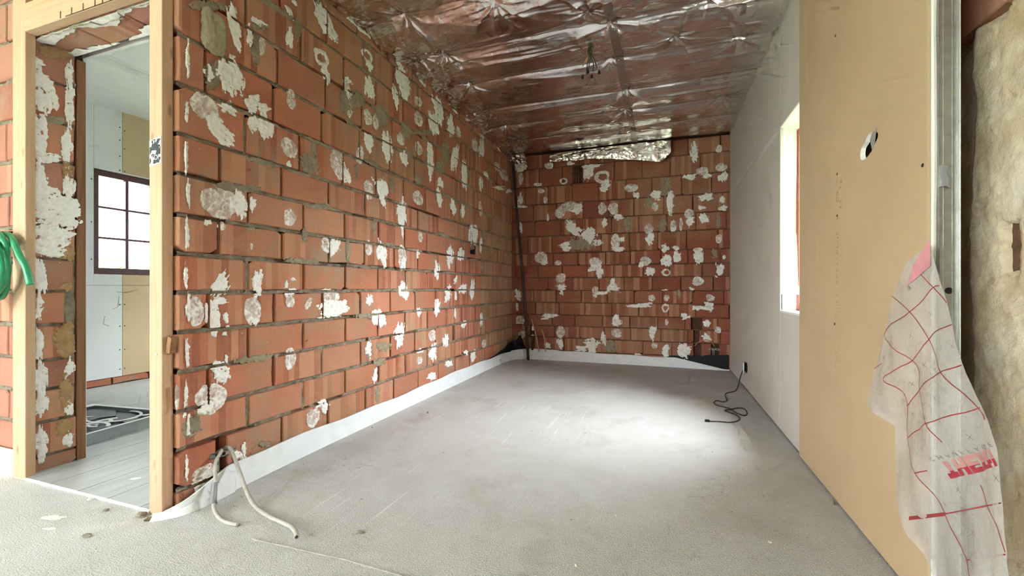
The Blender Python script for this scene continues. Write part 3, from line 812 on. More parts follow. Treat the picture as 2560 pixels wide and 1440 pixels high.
class Wall:
    """local frame: x along the wall, y into the wall, z up"""

    def __init__(self, name, loc, rotz, backing, label, mat='core'):
        m = MB()
        for bx in backing: m.box(*bx)
        self.o = m.build(name, M[mat], None, loc, (0, 0, rotz))
        struct(self.o, label, 'wall')
        self.joints = []           # (z0, z1, [head joints])
        self.beds = []

    def lay(self, s0, s1, courses, mat, gap, bedgap, L=0.315, skips=(), alt=None, out=0.002, depth=0.05, jit=0.006):
        for z0, z1, off in courses:
            cuts = []
            kk = math.floor((s0 - off) / L) - 1
            while off + kk * L < s1 + L:
                cuts.append(off + kk * L + RNG.uniform(-jit, jit)); kk += 1
            edges = [s0] + [c for c in cuts if s0 + 0.035 < c < s1 - 0.035] + [s1]
            heads = []
            for i in range(len(edges) - 1):
                a, b = edges[i], edges[i + 1]
                segs = [(a + (gap / 2 if i else 0), b - (gap / 2 if i < len(edges) - 2 else 0))]
                for (h0, h1, q0, q1) in skips:
                    if min(z1, q1) - max(z0, q0) > 0.4 * (z1 - z0):
                        new = []
                        for (u, w) in segs:
                            if h1 <= u or h0 >= w: new.append((u, w)); continue
                            if h0 - u > 0.025: new.append((u, h0))
                            if w - h1 > 0.025: new.append((h1, w))
                        segs = new
                heads.append(b)
                for (u, w) in segs:
                    z00 = z0 + bedgap / 2; z11 = z1 - bedgap / 2
                    mm = mat
                    if alt: mm = alt((u + w) / 2, (z0 + z1) / 2) or mat
                    me = brick_mesh(w - u, z11 - z00, RNG.randrange(4), M[mm], depth)
                    o = link('brick', me, self.o, ((u + w) / 2, -RNG.uniform(0, out), (z00 + z11) / 2), (0, 0, RNG.gauss(0, 0.003)))
            self.joints.append((z0, z1, heads))
            self.beds.append((z0, s0, s1))

    def mortar(self, mat, bedgap, rec=0.006, amp=0.012, voids=0.5, step=0.014, headfill=0.25, gap=0.01, skips=()):
        for (z0, s0, s1) in self.beds:
            n = max(2, int((s1 - s0) / step))
            xs = np.linspace(s0, s1, n)
            rows = []
            sd = RNG.randrange(9999)
            for r, dz in enumerate((-0.62, -0.2, 0.2, 0.62)):
                zz = z0 + dz * bedgap + 0.25 * bedgap * fbm(xs * 14, xs * 0 + r, sd + 3, 2)
                dep = rec + amp * (0.5 + fbm(xs * 30, xs * 0 + r * 0.7, sd, 3))
                v = fbm(xs * 3.1, xs * 0 + 3, sd + 7, 3)
                dep = dep + np.where(v > voids, 0.03, 0)
                dep = np.maximum(dep, 0.0008)
                rows.append(np.stack([xs, dep, zz], -1))
            P = np.stack(rows, 0)
            MB().grid(P).build('mortar_bed', M[mat], self.o, smooth_shade=False, fix=False)
        if headfill > 0:
            m = MB()
            for (z0, z1, heads) in self.joints:
                for h in heads[:-1]:
                    if RNG.random() > headfill: continue
                    if any(a - 0.02 < h < b + 0.02 and min(z1, q1) - max(z0, q0) > 0 for a, b, q0, q1 in skips): continue
                    zs = np.linspace(z0, z1, 8)
                    sd = RNG.randrange(9999)
                    rows = []
                    for dx in (-0.6, 0.0, 0.6):
                        d = 0.002 + 0.012 * (0.5 + fbm(zs * 30, zs * 0 + dx, sd, 2))
                        rows.append(np.stack([zs * 0 + h + dx * gap * 1.1, d, zs], -1))
                    m.grid(np.stack(rows, 0))
            if m.v:
                ob = m.build('joint_mortar', M[mat], self.o, fix=False)
                ob['kind'] = 'stuff'

    def joint_cut(self, S, Z, bedgap, gap):
        cut = np.zeros_like(S)
        nz = vnoise(S * 16, Z * 16, 91)
        for (z0, z1, heads) in self.joints:
            cut = np.where((np.abs(Z - z0) < bedgap * 0.42) & (nz > 0.30), 1.0, cut)
            inz = (Z > z0) & (Z < z1)
            for h in heads:
                cut = np.where(inz & (np.abs(S - h) < gap * 0.5), 1.0, cut)
        return cut


def clip_mesh(U, V, F, P, C, name, mat, flip=False):
    """keep F >= 0 of a grid; U,V unused placeholders; P (n,m,3) positions, C cover attribute"""
    n, m = F.shape
    verts, cov, idx, faces = [], [], {}, []
    Fl = F.tolist(); Pl = P.tolist(); Cl = C.tolist()

    def vert(i, j):
        kx = (i, j)
        if kx not in idx:
            idx[kx] = len(verts); verts.append(Pl[i][j]); cov.append(Cl[i][j])
        return idx[kx]

    def edge(a, b):
        if a > b: a, b = b, a
        kx = (a, b)
        if kx not in idx:
            fa = Fl[a[0]][a[1]]; fb = Fl[b[0]][b[1]]
            t = fa / (fa - fb)
            pa = Pl[a[0]][a[1]]; pb = Pl[b[0]][b[1]]
            idx[kx] = len(verts)
            verts.append([pa[q] + (pb[q] - pa[q]) * t for q in range(3)])
            cov.append(Cl[a[0]][a[1]] * (1 - t) + Cl[b[0]][b[1]] * t)
        return idx[kx]

    ins = F >= 0
    any4 = ins[:-1, :-1] | ins[1:, :-1] | ins[:-1, 1:] | ins[1:, 1:]
    for i, j in np.argwhere(any4).tolist():
        quad = ((i, j), (i + 1, j), (i + 1, j + 1), (i, j + 1))
        if all(Fl[a][b] >= 0 for a, b in quad):
            faces.append(tuple(vert(*q) for q in quad)); continue
        for tri in ((quad[0], quad[1], quad[2]), (quad[0], quad[2], quad[3])):
            poly = []
            for q in range(3):
                a, b = tri[q], tri[(q + 1) % 3]
                fa = Fl[a[0]][a[1]] >= 0; fb = Fl[b[0]][b[1]] >= 0
                if fa: poly.append(vert(*a))
                if fa != fb: poly.append(edge(a, b))
            if len(poly) >= 3: faces.append(tuple(poly))
    if not faces: return None
    if flip: faces = [f[::-1] for f in faces]
    me = bpy.data.meshes.new(name)
    me.from_pydata(verts, [], faces)
    me.materials.append(mat)
    at = me.attributes.new('cov', 'FLOAT', 'POINT')
    at.data.foreach_set('value', np.clip(np.array(cov), 0, 1))
    me.polygons.foreach_set('use_smooth', [True] * len(me.polygons))
    me.update()
    return me


def dab(parent, e, seed, cutter=None, cell=None, lift=0.0022, ragged=1.0):
    """a dab of adhesive or a mortar smear stuck on a wall; e = (s, z, ds, dz, halfwidth, style)"""
    s, z, ds, dz, w, st = e
    La = math.hypot(ds, dz)
    if La < 1e-4: return
    w = max(w, 0.008); La = max(La, 0.01)
    ax = np.array([ds, dz]) / math.hypot(ds, dz)
    bx = np.array([-ax[1], ax[0]])
    c = cell or max(0.0035, min(0.008, (La + w) / 26))
    ext = 1.45 if st in 'wr' else 1.2
    na = int(2 * La * ext / c) + 3; nb = int(2 * w * ext / c) + 3
    na = min(na, 64); nb = min(nb, 64)
    A, B = np.meshgrid(np.linspace(-ext, ext, na), np.linspace(-ext, ext, nb), indexing='ij')
    S = s + A * La * ax[0] + B * w * bx[0]
    Z = z + A * La * ax[1] + B * w * bx[1]
    th = np.arctan2(B, A)
    rho = np.sqrt(A * A + B * B)
    lobes = fbm(np.cos(th) * 1.3 + 4, np.sin(th) * 1.3 + 4, seed, 3)
    Rr = 1 + (0.6 if st == 'w' else 0.25) * lobes
    F = 1 - (rho / np.maximum(Rr, 0.3)) ** 2
    fine = fbm(S * 95 / ragged, Z * 95 / ragged, seed + 3, 4) * (0.5 + 0.5 * ragged)
    streak = fbm(B * 4.2 + 3, A * 0.9, seed + 5, 3)            # drawn along the long axis
    if st == 'w':
        F = F * 0.8 + 0.5 * fine + 0.75 * streak * np.clip(0.2 + rho, 0, 1) + 0.04
        C = 1.05 + 0.55 * fine + 0.2 * streak
        hole = fbm(S * 60 + 9, Z * 60, seed + 8, 3)
        F = np.minimum(F, 0.62 - hole * 1.0)
    elif st == 'p':
        F = F * 1.2 + 0.16 * fine
        vein = 1 - np.abs(fbm(S * 32, Z * 32, seed + 9, 3)) * 5
        C = 0.18 + 0.85 * np.clip(vein, 0, 1) + 0.5 * fine + 0.35 * np.clip(A, 0, 1)
        hole = fbm(S * 45 + 9, Z * 45, seed + 8, 3)
        F = np.minimum(F, 0.55 - hole * 0.9)
    elif st == 'r':
        F = np.minimum(F * 1.2 + 0.2 * fine, (np.hypot(A - 0.05, B + 0.05) - 0.52) * 2.0 + 0.35 * fine)
        C = 0.75 + 0.6 * fine
    else:
        F = F * 0.8 + 0.9 * fine - 0.1
        C = 0.5 + 0 * F
        F = np.minimum(F, 0.6 - 0.9 * fbm(S * 30, Z * 30, seed + 4, 3))
    if cutter is not None and st in 'wpr':
        F = np.where(cutter(S, Z) > 0, np.minimum(F, -0.15), F)
    thick = {'w': 0.0045, 'p': 0.0018, 'r': 0.0035}.get(st, 0.003)
    h = lift + 0.0008 + np.clip(F * 3, 0, 1) * thick * (0.6 + 0.9 * (fine + 0.5) + 0.5 * streak)
    h = np.where(F <= 0.02, lift * 0.5, h)
    P = np.stack([S, -h, Z], -1)
    mat = M['adhesive'] if st in 'wpr' else (M['tan_mortar'] if st == 't' else M['smear'])
    cr = ax[0] * bx[1] - ax[1] * bx[0]
    me = clip_mesh(None, None, F, P, C, 'plaster_dab', mat, flip=False)
    if me is None: return
    return link('plaster_dab' if st in 'wpr' else 'mortar_smear', me, parent)


# ------------------------------------------------------------------ exterior, roof, floors
g = MB().box(-30, 30, -30, 30, -0.6, -0.25).build('ground', M['ground'])
struct(g, 'plain garden ground around the house', 'ground')
rf = MB().box(-5.2, 1.1, -3.7, 5.5, 2.66, 2.8).build('roof', M['plaster_plain'])
struct(rf, 'flat roof slab above the rooms', 'roof')

fl = MB()
fl.box(-5.1, 1.2, -3.6, 1.108, -0.24, 0.0)
fl.box(-1.86, 1.2, 1.108, 5.4, -0.24, 0.0)
floor = fl.build('floor', M['screed'])
struct(floor, 'rough grey concrete screed floor with pale scratches', 'floor')
sf = MB().box(-5.1, -1.86, 1.108, 4.9, -0.24, -0.014).build('floor_side_room', M['screed'])
struct(sf, 'bare concrete floor of the side room behind the doorway', 'floor')

# wood-look floor tiles in the doorway and beyond
tiles = MB().box(-2.955, -1.88, 1.112, 3.5, -0.0135, 0.001).build('floor_tiles', M['filler'])
struct(tiles, 'grey wood-look plank tiles laid through the doorway', 'floor tiles')
edges = [-2.95, -2.752, -2.552, -2.348, -2.15, -1.945, -1.885]
for i in range(6):
    y = 1.11
    first = [0.9, 0.62, 0.9, 0.75, 0.9, 0.66][i]
    while y < 3.45:
        L = first if y < 1.2 else 0.9
        y1 = min(3.5, y + L)
        x0, x1 = edges[i] + 0.0015, edges[i + 1] - 0.0015
        cx, cy = (x0 + x1) / 2, (y + y1) / 2
        MB().rbox(x0 - cx, x1 - cx, y + 0.0012 - cy, y1 - 0.0012 - cy, -0.006, 0.0105, 0.0012).build('plank_tile', M['tile'], tiles, (cx, cy, 0))
        if y < 1.2:
            MB().box(x0, x1, 1.1085, 1.1112, -0.005, 0.0098).build('cut_tile_edge', M['tile_body'], tiles)
        y = y1

# ------------------------------------------------------------------ left brick wall
BG, HG = 0.017, 0.012
ZB = [-0.075, 0.08, 0.24, 0.39, 0.545, 0.70, 0.857, 1.01, 1.164, 1.325, 1.48, 1.677, 1.87, 2.06, 2.25, 2.44, 2.62]
OFF = [1.448, 1.312, 1.448, 1.583, 1.448, 1.583, 1.448, 1.312, 1.448, 1.312, 1.43, 1.26, 1.60, 1.43, 1.30, 1.55]
wl = Wall('wall_left', (XL, 0, 0), R(90), [(1.15, 5.2, 0.052, 0.13, -0.05, 2.64)], 'long red hollow-brick wall dotted with white adhesive dabs')
courses = [(ZB[i], ZB[i + 1], OFF[i]) for i in range(len(OFF))]
courses[0] = (0.0, 0.08, OFF[0])
courses[-1] = (2.44, 2.60, OFF[-1])
PIER = 4.11
sk_left = [(1.295, 1.345, 0.0, 0.235), (3.46, 3.515, 0.42, 0.545)]
wl.lay(1.146, PIER, courses, 'brick', HG, BG, skips=sk_left)
tan_or_red = lambda s, z: 'brick_tan' if z < 1.66 and RNG.random() > 0.06 else None
wl.lay(PIER + 0.006, 5.08, courses, 'brick', 0.007, 0.010, L=0.24, alt=tan_or_red)
wl.mortar('mortar', BG, rec=0.004, amp=0.014, voids=0.34, headfill=0.14, gap=HG, skips=sk_left)
cutL = lambda S, Z: wl.joint_cut(S, Z, BG, HG)
for i, e in enumerate(DABS_LEFT):
    dab(wl.o, e, 100 + i * 13, cutL)
# scuffed white arrises on the block ends beside the post
for i in range(1, 12):
    zm = (ZB[i] + ZB[i + 1]) / 2
    dab(wl.o, (1.172 + 0.004 * (i % 3), zm + 0.01 * ((i * 7) % 3 - 1), 0.0, 0.05 + 0.008 * (i % 2), 0.006, 'w'), 8800 + i * 5, None, cell=0.003)
# filler block of pale stone let into the wall near the top
u = np.linspace(-1, 1, 22)
U, V = np.meshgrid(u, u, indexing='ij')
F = 1 - (np.abs(U) ** 4 + np.abs(V) ** 4) + 0.25 * fbm(U * 2.2, V * 2.2, 15, 3)
Hh = 0.004 + 0.024 * np.sqrt(np.clip(F, 0, 1)) + 0.006 * fbm(U * 4, V * 4, 19, 3)
me = clip_mesh(None, None, F, np.stack([U * 0.052, -Hh, V * 0.092], -1), U * 0, 'filler_stone', M['stone'])
link('filler_stone', me, wl.o, (1.281, 0, 1.945))
# mortar squeezed out over the bed joints, mostly in the upper half
rq = random.Random(41)
for i in range(64):
    z = rq.choice(ZB[2:15]) if i < 30 else rq.choice(ZB[9:15])
    y = rq.uniform(1.3, 4.9)
    if rq.random() < 0.25:
        e = (y, z - rq.uniform(0.02, 0.09), 0.0, rq.uniform(0.04, 0.08), rq.uniform(0.012, 0.035), 'm')
    else:
        e = (y, z + rq.uniform(-0.012, 0.012), rq.uniform(0.04, 0.16), rq.uniform(-0.004, 0.004), rq.uniform(0.009, 0.02), 'm')
    dab(wl.o, e, 3300 + i * 7, None, lift=0.001)
# side-room face of that wall
pl = MB().box(-1.945, -1.912, 1.16, 4.9, -0.2, 2.64).build('wall_side_room_right', M['board_white2'])
struct(pl, 'white boarded face of the partition inside the side room', 'wall')

# ------------------------------------------------------------------ back brick wall
ZBB = [0.0, 0.12, 0.273, 0.417, 0.551, 0.70, 0.847, 1.0, 1.144, 1.30, 1.509, 1.70, 1.90, 2.12, 2.34, 2.52]
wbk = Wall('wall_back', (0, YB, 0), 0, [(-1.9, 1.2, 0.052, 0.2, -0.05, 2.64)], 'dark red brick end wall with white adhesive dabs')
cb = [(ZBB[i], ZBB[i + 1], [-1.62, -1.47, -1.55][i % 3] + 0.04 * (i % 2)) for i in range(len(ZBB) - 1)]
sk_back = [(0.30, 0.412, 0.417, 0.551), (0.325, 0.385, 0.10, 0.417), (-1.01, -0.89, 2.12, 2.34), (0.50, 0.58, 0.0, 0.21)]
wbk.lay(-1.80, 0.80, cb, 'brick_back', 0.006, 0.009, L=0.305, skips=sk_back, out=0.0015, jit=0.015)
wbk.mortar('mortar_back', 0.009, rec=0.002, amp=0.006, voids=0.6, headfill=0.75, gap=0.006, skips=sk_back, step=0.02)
cutB = lambda S, Z: wbk.joint_cut(S, Z, 0.009, 0.006) * 0.0
for i, e in enumerate(DABS_BACK):
    dab(wbk.o, e, 5000 + i * 13, None, cell=0.006, lift=0.0018, ragged=1.7)
# perforated end of a block high on the wall
vg = MB()
for q in range(4):
    vg.rbox(-1.005 + q * 0.029, -0.983 + q * 0.029, -0.001, 0.03, 2.135, 2.31, 0.002)
vg.build('broken_block_web', M['core'], wbk.o)
# recess linings
lin = MB().box(0.296, 0.416, 0.045, 0.05, 0.1, 0.56).build('recess_lining', M['core'], wbk.o)

# ------------------------------------------------------------------ door wall (faces the camera) with the doorway
JX = -2.775          # face of the left jamb
wd = Wall('wall_door', (0, YD, 0), 0, [(-4.9, -2.845, 0.052, 0.155, -0.05, 2.64), (-2.845, -1.915, 0.03, 0.155, 2.088, 2.64)], 'red brick wall around the doorway')
wd.lay(-3.9, -2.843, courses, 'brick_pale', HG, BG, skips=())
wd.lay(-2.843, -1.86, [(2.04, 2.25, -2.42), (2.25, 2.44, -2.3), (2.44, 2.6, -2.42)], 'brick', HG, BG)
wd.mortar('mortar', BG, rec=0.003, amp=0.012, voids=0.5, headfill=0.6, gap=HG)
MB().box(-4.9, -3.9, 0.0, 0.052, -0.05, 2.64).build('plain_face', M['plaster_plain'], wd.o)
# left jamb: one block end per course
jb = empty('jamb_bricks')
jb.parent = wd.o
jb.location = (JX, -YD, 0); jb.rotation_euler = (0, 0, R(90))
JZ = [0.0, 0.075, 0.237, 0.39, 0.53, 0.697, 0.86, 1.015, 1.168, 1.33, 1.49, 1.68, 1.87, 2.04]
for i in range(len(JZ) - 1):
    far = [1.306, 1.306, 1.3, 1.302, 1.285, 1.262, 1.296, 1.304, 1.304, 1.303, 1.3, 1.304, 1.302][i]
    me = brick_mesh(far - 1.148, JZ[i + 1] - JZ[i] - 0.012, i % 4, M['brick_pale' if i % 3 == 0 else 'brick'], 0.055)
    link('jamb_brick', me, jb, ((far + 1.148) / 2, -RNG.uniform(0, 0.002), (JZ[i] + JZ[i + 1]) / 2))
xs = np.linspace(0, 2.04, 90)
P = np.stack([np.stack([xs * 0 + yy, 0.006 + 0.012 * (0.5 + fbm(xs * 20, xs * 0 + yy * 30, 5, 3)), xs], -1) for yy in np.linspace(1.147, 1.305, 10)], 0)
MB().grid(P).build('jamb_mortar', M['mortar'], jb, fix=False)
for i, e in enumerate(DABS_JAMB):
    e = (e[0], e[1], e[2] * 1.1, e[3] * 1.15, e[4] * 1.3, e[5])
    o = dab(jb, e, 9000 + i * 13, None, cell=0.005)
    if o: o.name = 'whitewash_patch' if e[5] == 'w' else 'mortar_smear'
# soffit bricks above the opening
sof = empty('soffit_bricks')
sof.parent = wd.o
sof.location = (0, -YD, 2.04); sof.rotation_euler = (R(90), 0, 0)     # local: x, y->z up, z->-y
for (a, b) in ((-2.845, -2.49), (-2.48, -2.17), (-2.16, -1.875)):
    me = brick_mesh(b - a, 0.153, 1, M['brick_pale'], 0.05)
    # face down: brick local -y must point to world -z
    o = link('soffit_brick', me, sof, ((a + b) / 2, 0.002, -1.226), (0, 0, 0))
xs = np.linspace(-2.84, -1.88, 160); ys = np.linspace(1.149, 1.305, 30)
A, B = np.meshgrid(xs, ys, indexing='ij')
edge_d = np.minimum(B - 1.149, 1.305 - B) / 0.078
F = 0.42 - edge_d + 0.75 * fbm(A * 11, B * 22, 77, 4)
F = np.where((np.abs(A + 2.485) < 0.004), -0.2, F)
h = 0.002 + 0.003 * np.clip(F * 3, 0, 1)
me = clip_mesh(None, None, F, np.stack([A, -h, -B], -1), 0.9 + 0.3 * fbm(A * 40, B * 40, 3, 2), 'whitewash_patch', M['adhesive'], flip=True)
link('whitewash_patch', me, sof)

# door frame timbers
dr = empty('door_1', (-2.3, 1.1, 0))
struct(dr, 'rough pine frame of the doorway without a door', 'door frame')
FX, FY = -2.3, 1.1


def timber(name, x0, x1, y0, y1, z0, z1, rot=None):
    cx, cy, cz = (x0 + x1) / 2, (y0 + y1) / 2, (z0 + z1) / 2
    m = MB()
    a, b, c = (x1 - x0) / 2, (y1 - y0) / 2, (z1 - z0) / 2
    if rot == 'x':       # grain runs along the length
        m.rbox(-c, c, -b, b, -a, a, 0.002)
        return m.build(name, M['timber'], dr, (cx - FX, cy - FY, cz), (0, R(90), 0))
    m.rbox(-a, a, -b, b, -c, c, 0.002)
    return m.build(name, M['timber'], dr, (cx - FX, cy - FY, cz))


pr = timber('post', -1.875, -1.803, 1.102, 1.143, 0.0, 2.6)
pl_ = timber('post', -2.838, -2.736, 1.108, 1.143, 0.0, 2.6)
hd = timber('header_beam', -2.735, -1.876, 1.104, 1.146, 2.04, 2.168, 'x')
lt = MB().rbox(-0.018, 0.018, -0.018, 0.018, -1.01, 1.01, 0.002).build('jamb_lath', M['lath'], dr, (-2.79 - FX, 1.326 - FY, 1.014))
for z in (1.085, 0.62):
    MB().lathe([(0.0, -0.002), (0.004, -0.0015), (0.0045, 0.0)], n=10, axis='y').build('nail_head', M['steel'], pr, (0.005, -0.0205, z - 1.3))
MB().lathe([(0.0, -0.002), (0.004, -0.0015), (0.0045, 0.0)], n=10, axis='y').build('nail_head', M['steel'], pl_, (0.01, -0.0175, 1.0 - 1.3))
# pencil strokes on the header
pm = MB()
for xx in (-2.46, -2.38, -2.30, -2.22, -2.17, -2.12, -2.08):
    pm.box(xx, xx + 0.007, 1.1032, 1.1042, 2.042, 2.072)
pm.box(-2.42, -2.05, 1.1032, 1.1042, 2.041, 2.045)
pm.build('pencil_marks', M['pencil'], dr, (-FX, -FY, 0))
# wedge nailed between post and wall
wg = MB().prism([(-0.012, -0.03), (0.012, -0.03), (0.014, 0.03), (-0.006, 0.034)], 'y', -0.012, 0.012).build('wooden_wedge', M['wedge'], None, (-1.789, 1.127, 0.655), (0, R(8), 0))
tag(wg, 'small brown wooden wedge stuck between pine post and brick wall', 'wedge')

# board lining on the side-room face of the door wall
bl = MB().rbox(-4.9, -2.80, 1.345, 1.36, -0.01, 2.6, 0.002).rbox(-2.80, -1.915, 1.345, 1.36, 2.05, 2.6, 0.002).build('wall_side_room_front', M['board_white2'])
struct(bl, 'white board edge on the far side of the doorway', 'wall')

# ------------------------------------------------------------------ side room
sw = MB()
sw.box(XS - 0.25, XS - 0.02, 1.2, SY0, -0.05, 2.64).box(XS - 0.25, XS - 0.02, SY1, 4.9, -0.05, 2.64)
sw.box(XS - 0.25, XS - 0.02, SY0, SY1, -0.05, SZ0).box(XS - 0.25, XS - 0.02, SY0, SY1, SZ1, 2.64)
sw = sw.build('wall_side_room_left', M['core'])
struct(sw, 'boarded outer wall of the side room with a small window', 'wall')


def panel(name, mat, parent, x0, x1, y0, y1, z0, z1):
    return MB().rbox(x0, x1, y0, y1, z0, z1, 0.0015).build(name, M[mat], parent)


TB = 2.575
ZJ = 0.90
panel('white_board', 'board_white2', sw, XS - 0.013, XS, 1.36, SY0 - 0.001, ZJ + 0.001, 2.52)
panel('white_board', 'board_white2', sw, XS - 0.013, XS, 1.36, TB - 0.001, 0.055, ZJ - 0.001)
panel('white_board', 'board_white2', sw, XS - 0.013, XS, SY0, TB - 0.001, SZ1, 2.52)
panel('white_board', 'board_white2', sw, XS - 0.013, XS, SY0, TB - 0.001, ZJ + 0.001, SZ0)
panel('tan_board', 'board_tan2', sw, XS - 0.013, XS, TB + 0.001, SY1, SZ1, 2.52)
panel('tan_board', 'board_tan2', sw, XS - 0.013, XS, TB + 0.001, SY1, ZJ + 0.001, SZ0)
panel('tan_board', 'board_tan2', sw, XS - 0.013, XS, TB + 0.001, SY1 + 0.01, 0.055, ZJ - 0.001)
panel('white_board', 'board_white2', sw, XS - 0.013, XS, SY1 + 0.011, 4.7, 0.055, 2.52)
scr = MB().lathe([(0.0, 0.0016), (0.005, 0.0014), (0.006, 0.0)], n=8, axis='x').mesh('screw_head', M['screw'])
for y, zs in ((2.345, (1.84, 1.46, 1.13)), (2.556, (2.37, 2.25, 2.1, 1.97, 0.72, 0.52, 0.3, 0.12)), (2.594, (2.35, 2.18, 1.97, 0.72, 0.52, 0.3, 0.12))):
    for z in zs:
        link('screw_head', scr, sw, (XS, y, z))
# pencil scribbles near the window
sc = MB()
for (y0, z0, y1, z1) in ((2.53, 0.84, 2.60, 0.83), (2.58, 0.83, 2.70, 0.86), (2.60, 0.83, 2.66, 0.84), (2.55, 0.80, 2.54, 0.70), (2.54, 0.70, 2.50, 0.68), (2.44, 0.62, 2.43, 0.55), (2.43, 0.55, 2.47, 0.53)):
    d = math.hypot(y1 - y0, z1 - z0); nx, nz = -(z1 - z0) / d * 0.0015, (y1 - y0) / d * 0.0015
    sc.poly([(XS + 0.0008, y0 + nx, z0 + nz), (XS + 0.0008, y1 + nx, z1 + nz), (XS + 0.0008, y1 - nx, z1 - nz), (XS + 0.0008, y0 - nx, z0 - nz)])
sc.build('pencil_scribble', M['pencil'], sw, fix=False)
# bottom strip of bare brick under the boards
for i in range(12):
    y = 1.3 + i * 0.3
    link('brick', brick_mesh(0.29, 0.06, i % 4, M['brick'], 0.02), sw, (XS - 0.006, y + 0.15, 0.022), (0, 0, R(90)))

# window_2
w2 = empty('window_2', (XS, (SY0 + SY1) / 2, SZ0))
struct(w2, 'dark red wooden window with six small panes in the side room', 'window')
HW = (SY1 - SY0) / 2; HH = SZ1 - SZ0


def wbox(name, y0, y1, z0, z1, x0, x1, mat, par):
    return MB().rbox(x0, x1, y0, y1, z0, z1, 0.003).build(name, M[mat], par)


ft = 0.042
wbox('frame', -HW, HW, 0, ft + 0.015, -0.075, -0.012, 'window_wood', w2)
wbox('frame', -HW, HW, HH - ft - 0.012, HH, -0.075, -0.012, 'window_wood', w2)
wbox('frame', -HW, -HW + ft, ft + 0.015, HH - ft - 0.012, -0.075, -0.012, 'window_wood', w2)
wbox('frame', HW - ft, HW, ft + 0.015, HH - ft - 0.012, -0.075, -0.012, 'window_wood', w2)
z0 = ft + 0.015; z1 = HH - ft - 0.012
wbox('glazing_bar', -0.012, 0.012, z0, z1, -0.06, -0.022, 'window_wood', w2)
zz = [z0, z0 + (z1 - z0) * 0.33, z0 + (z1 - z0) * 0.665, z1]
for q in (1, 2):
    for sgn in (-1, 1):
        a, b = (-HW + ft, -0.012) if sgn < 0 else (0.012, HW - ft)
        wbox('glazing_bar', a, b, zz[q] - 0.009, zz[q] + 0.009, -0.058, -0.024, 'window_wood', w2)
for q in range(3):
    for a, b in ((-HW + ft, -0.012), (0.012, HW - ft)):
        MB().box(-0.043, -0.040, a, b, zz[q], zz[q + 1]).build('pane', M['glass'], w2)
wbox('casing', -HW - 0.002, HW + 0.002, HH, HH + 0.012, -0.08, 0.006, 'board_white2', w2)
for s0_, s1_ in ((-HW - 0.02, -HW), (HW, HW + 0.02)):
    wbox('reveal', s0_, s1_, 0, HH, -0.25, -0.075, 'plaster_plain', w2)

# far wall of the side room with an unseen opening added to brighten it
fw = MB().box(-5.0, -3.1, 4.6, 4.75, -0.05, 2.64).box(-2.5, -1.9, 4.6, 4.75, -0.05, 2.64).box(-3.1, -2.5, 4.6, 4.75, -0.05, 1.0).box(-3.1, -2.5, 4.6, 4.75, 2.0, 2.64).build('wall_side_room_back', M['board_white2'])
struct(fw, 'end wall of the side room with an added window opening out of view', 'wall')
cs = MB().box(-5.0, -1.9, 1.3, 4.75, 2.52, 2.66)
cs = cs.build('ceiling_side_room', M['ceil_white'])
struct(cs, 'smooth white ceiling of the side room', 'ceiling')
MB().rbox(-4.05, -3.75, 1.362, 4.6, 2.47, 2.521, 0.004).build('ceiling_casing', M['ceil_white'], cs)
MB().rbox(-3.72, -3.70, 1.362, 4.6, 2.512, 2.521, 0.002).build('ceiling_joint_strip', M['ceil_white'], cs)

# garden outside the side window
hg = MB()
rg = random.Random(3)
for i in range(2600):
    a = rg.uniform(0, 2 * PI); u = rg.uniform(-1, 1); rr = 0.75 + 0.3 * rg.random()
    s = math.sqrt(1 - u * u)
    c = Vector((1.0 * s * math.cos(a) * rr, 1.5 * s * math.sin(a) * rr, 0.9 + 0.95 * u * rr))
    d1 = Vector((rg.gauss(0, 1), rg.gauss(0, 1), rg.gauss(0, 1))).normalized() * 0.07
    d2 = d1.orthogonal().normalized() * 0.035
    hg.poly([c - d1, c + d2, c + d1, c - d2])
hb = empty('garden_bush', (-11.2, 5.2, -0.25))
tag(hb, 'green leafy garden bush seen through the small panes', 'bush')
hg.build('foliage', M['leaf'], hb, fix=False)['kind'] = 'stuff'
MB().tube([(0, 0, 0), (0.03, 0.02, 0.5), (0, 0, 1.0)], 0.05).build('stem', M['lath'], hb)
gw = MB().rbox(-9.6, -9.3, -2, 12, -0.3, 1.0, 0.02)
gw = gw.build('garden_wall', M['garden_wall'])
struct(gw, 'low grey garden wall beyond the side window', 'garden wall')

# ------------------------------------------------------------------ walls behind the camera
wr = MB().box(-4.9, -4.2, -3.55, -3.3, -0.05, 2.64).box(-2.0, 1.2, -3.55, -3.3, -0.05, 2.64).box(-4.2, -2.0, -3.55, -3.3, 2.25, 2.64).build('wall_rear', M['plaster_plain'])
struct(wr, 'plastered rear wall with a wide garden door opening', 'wall')
wf = MB().box(-4.9, -4.6, -3.55, -1.7, -0.05, 2.64).box(-4.9, -4.6, -0.6, 1.3, -0.05, 2.64).box(-4.9, -4.6, -1.7, -0.6, -0.05, 0.35).box(-4.9, -4.6, -1.7, -0.6, 2.25, 2.64).build('wall_far_left', M['plaster_plain'])
struct(wf, 'plastered outer wall with a wide street window', 'wall')
cf = MB().box(-4.7, 1.0, -3.4, 1.15, 2.52, 2.66).build('ceiling_front_room', M['ceil_white'])
struct(cf, 'plain white ceiling over the front room', 'ceiling')

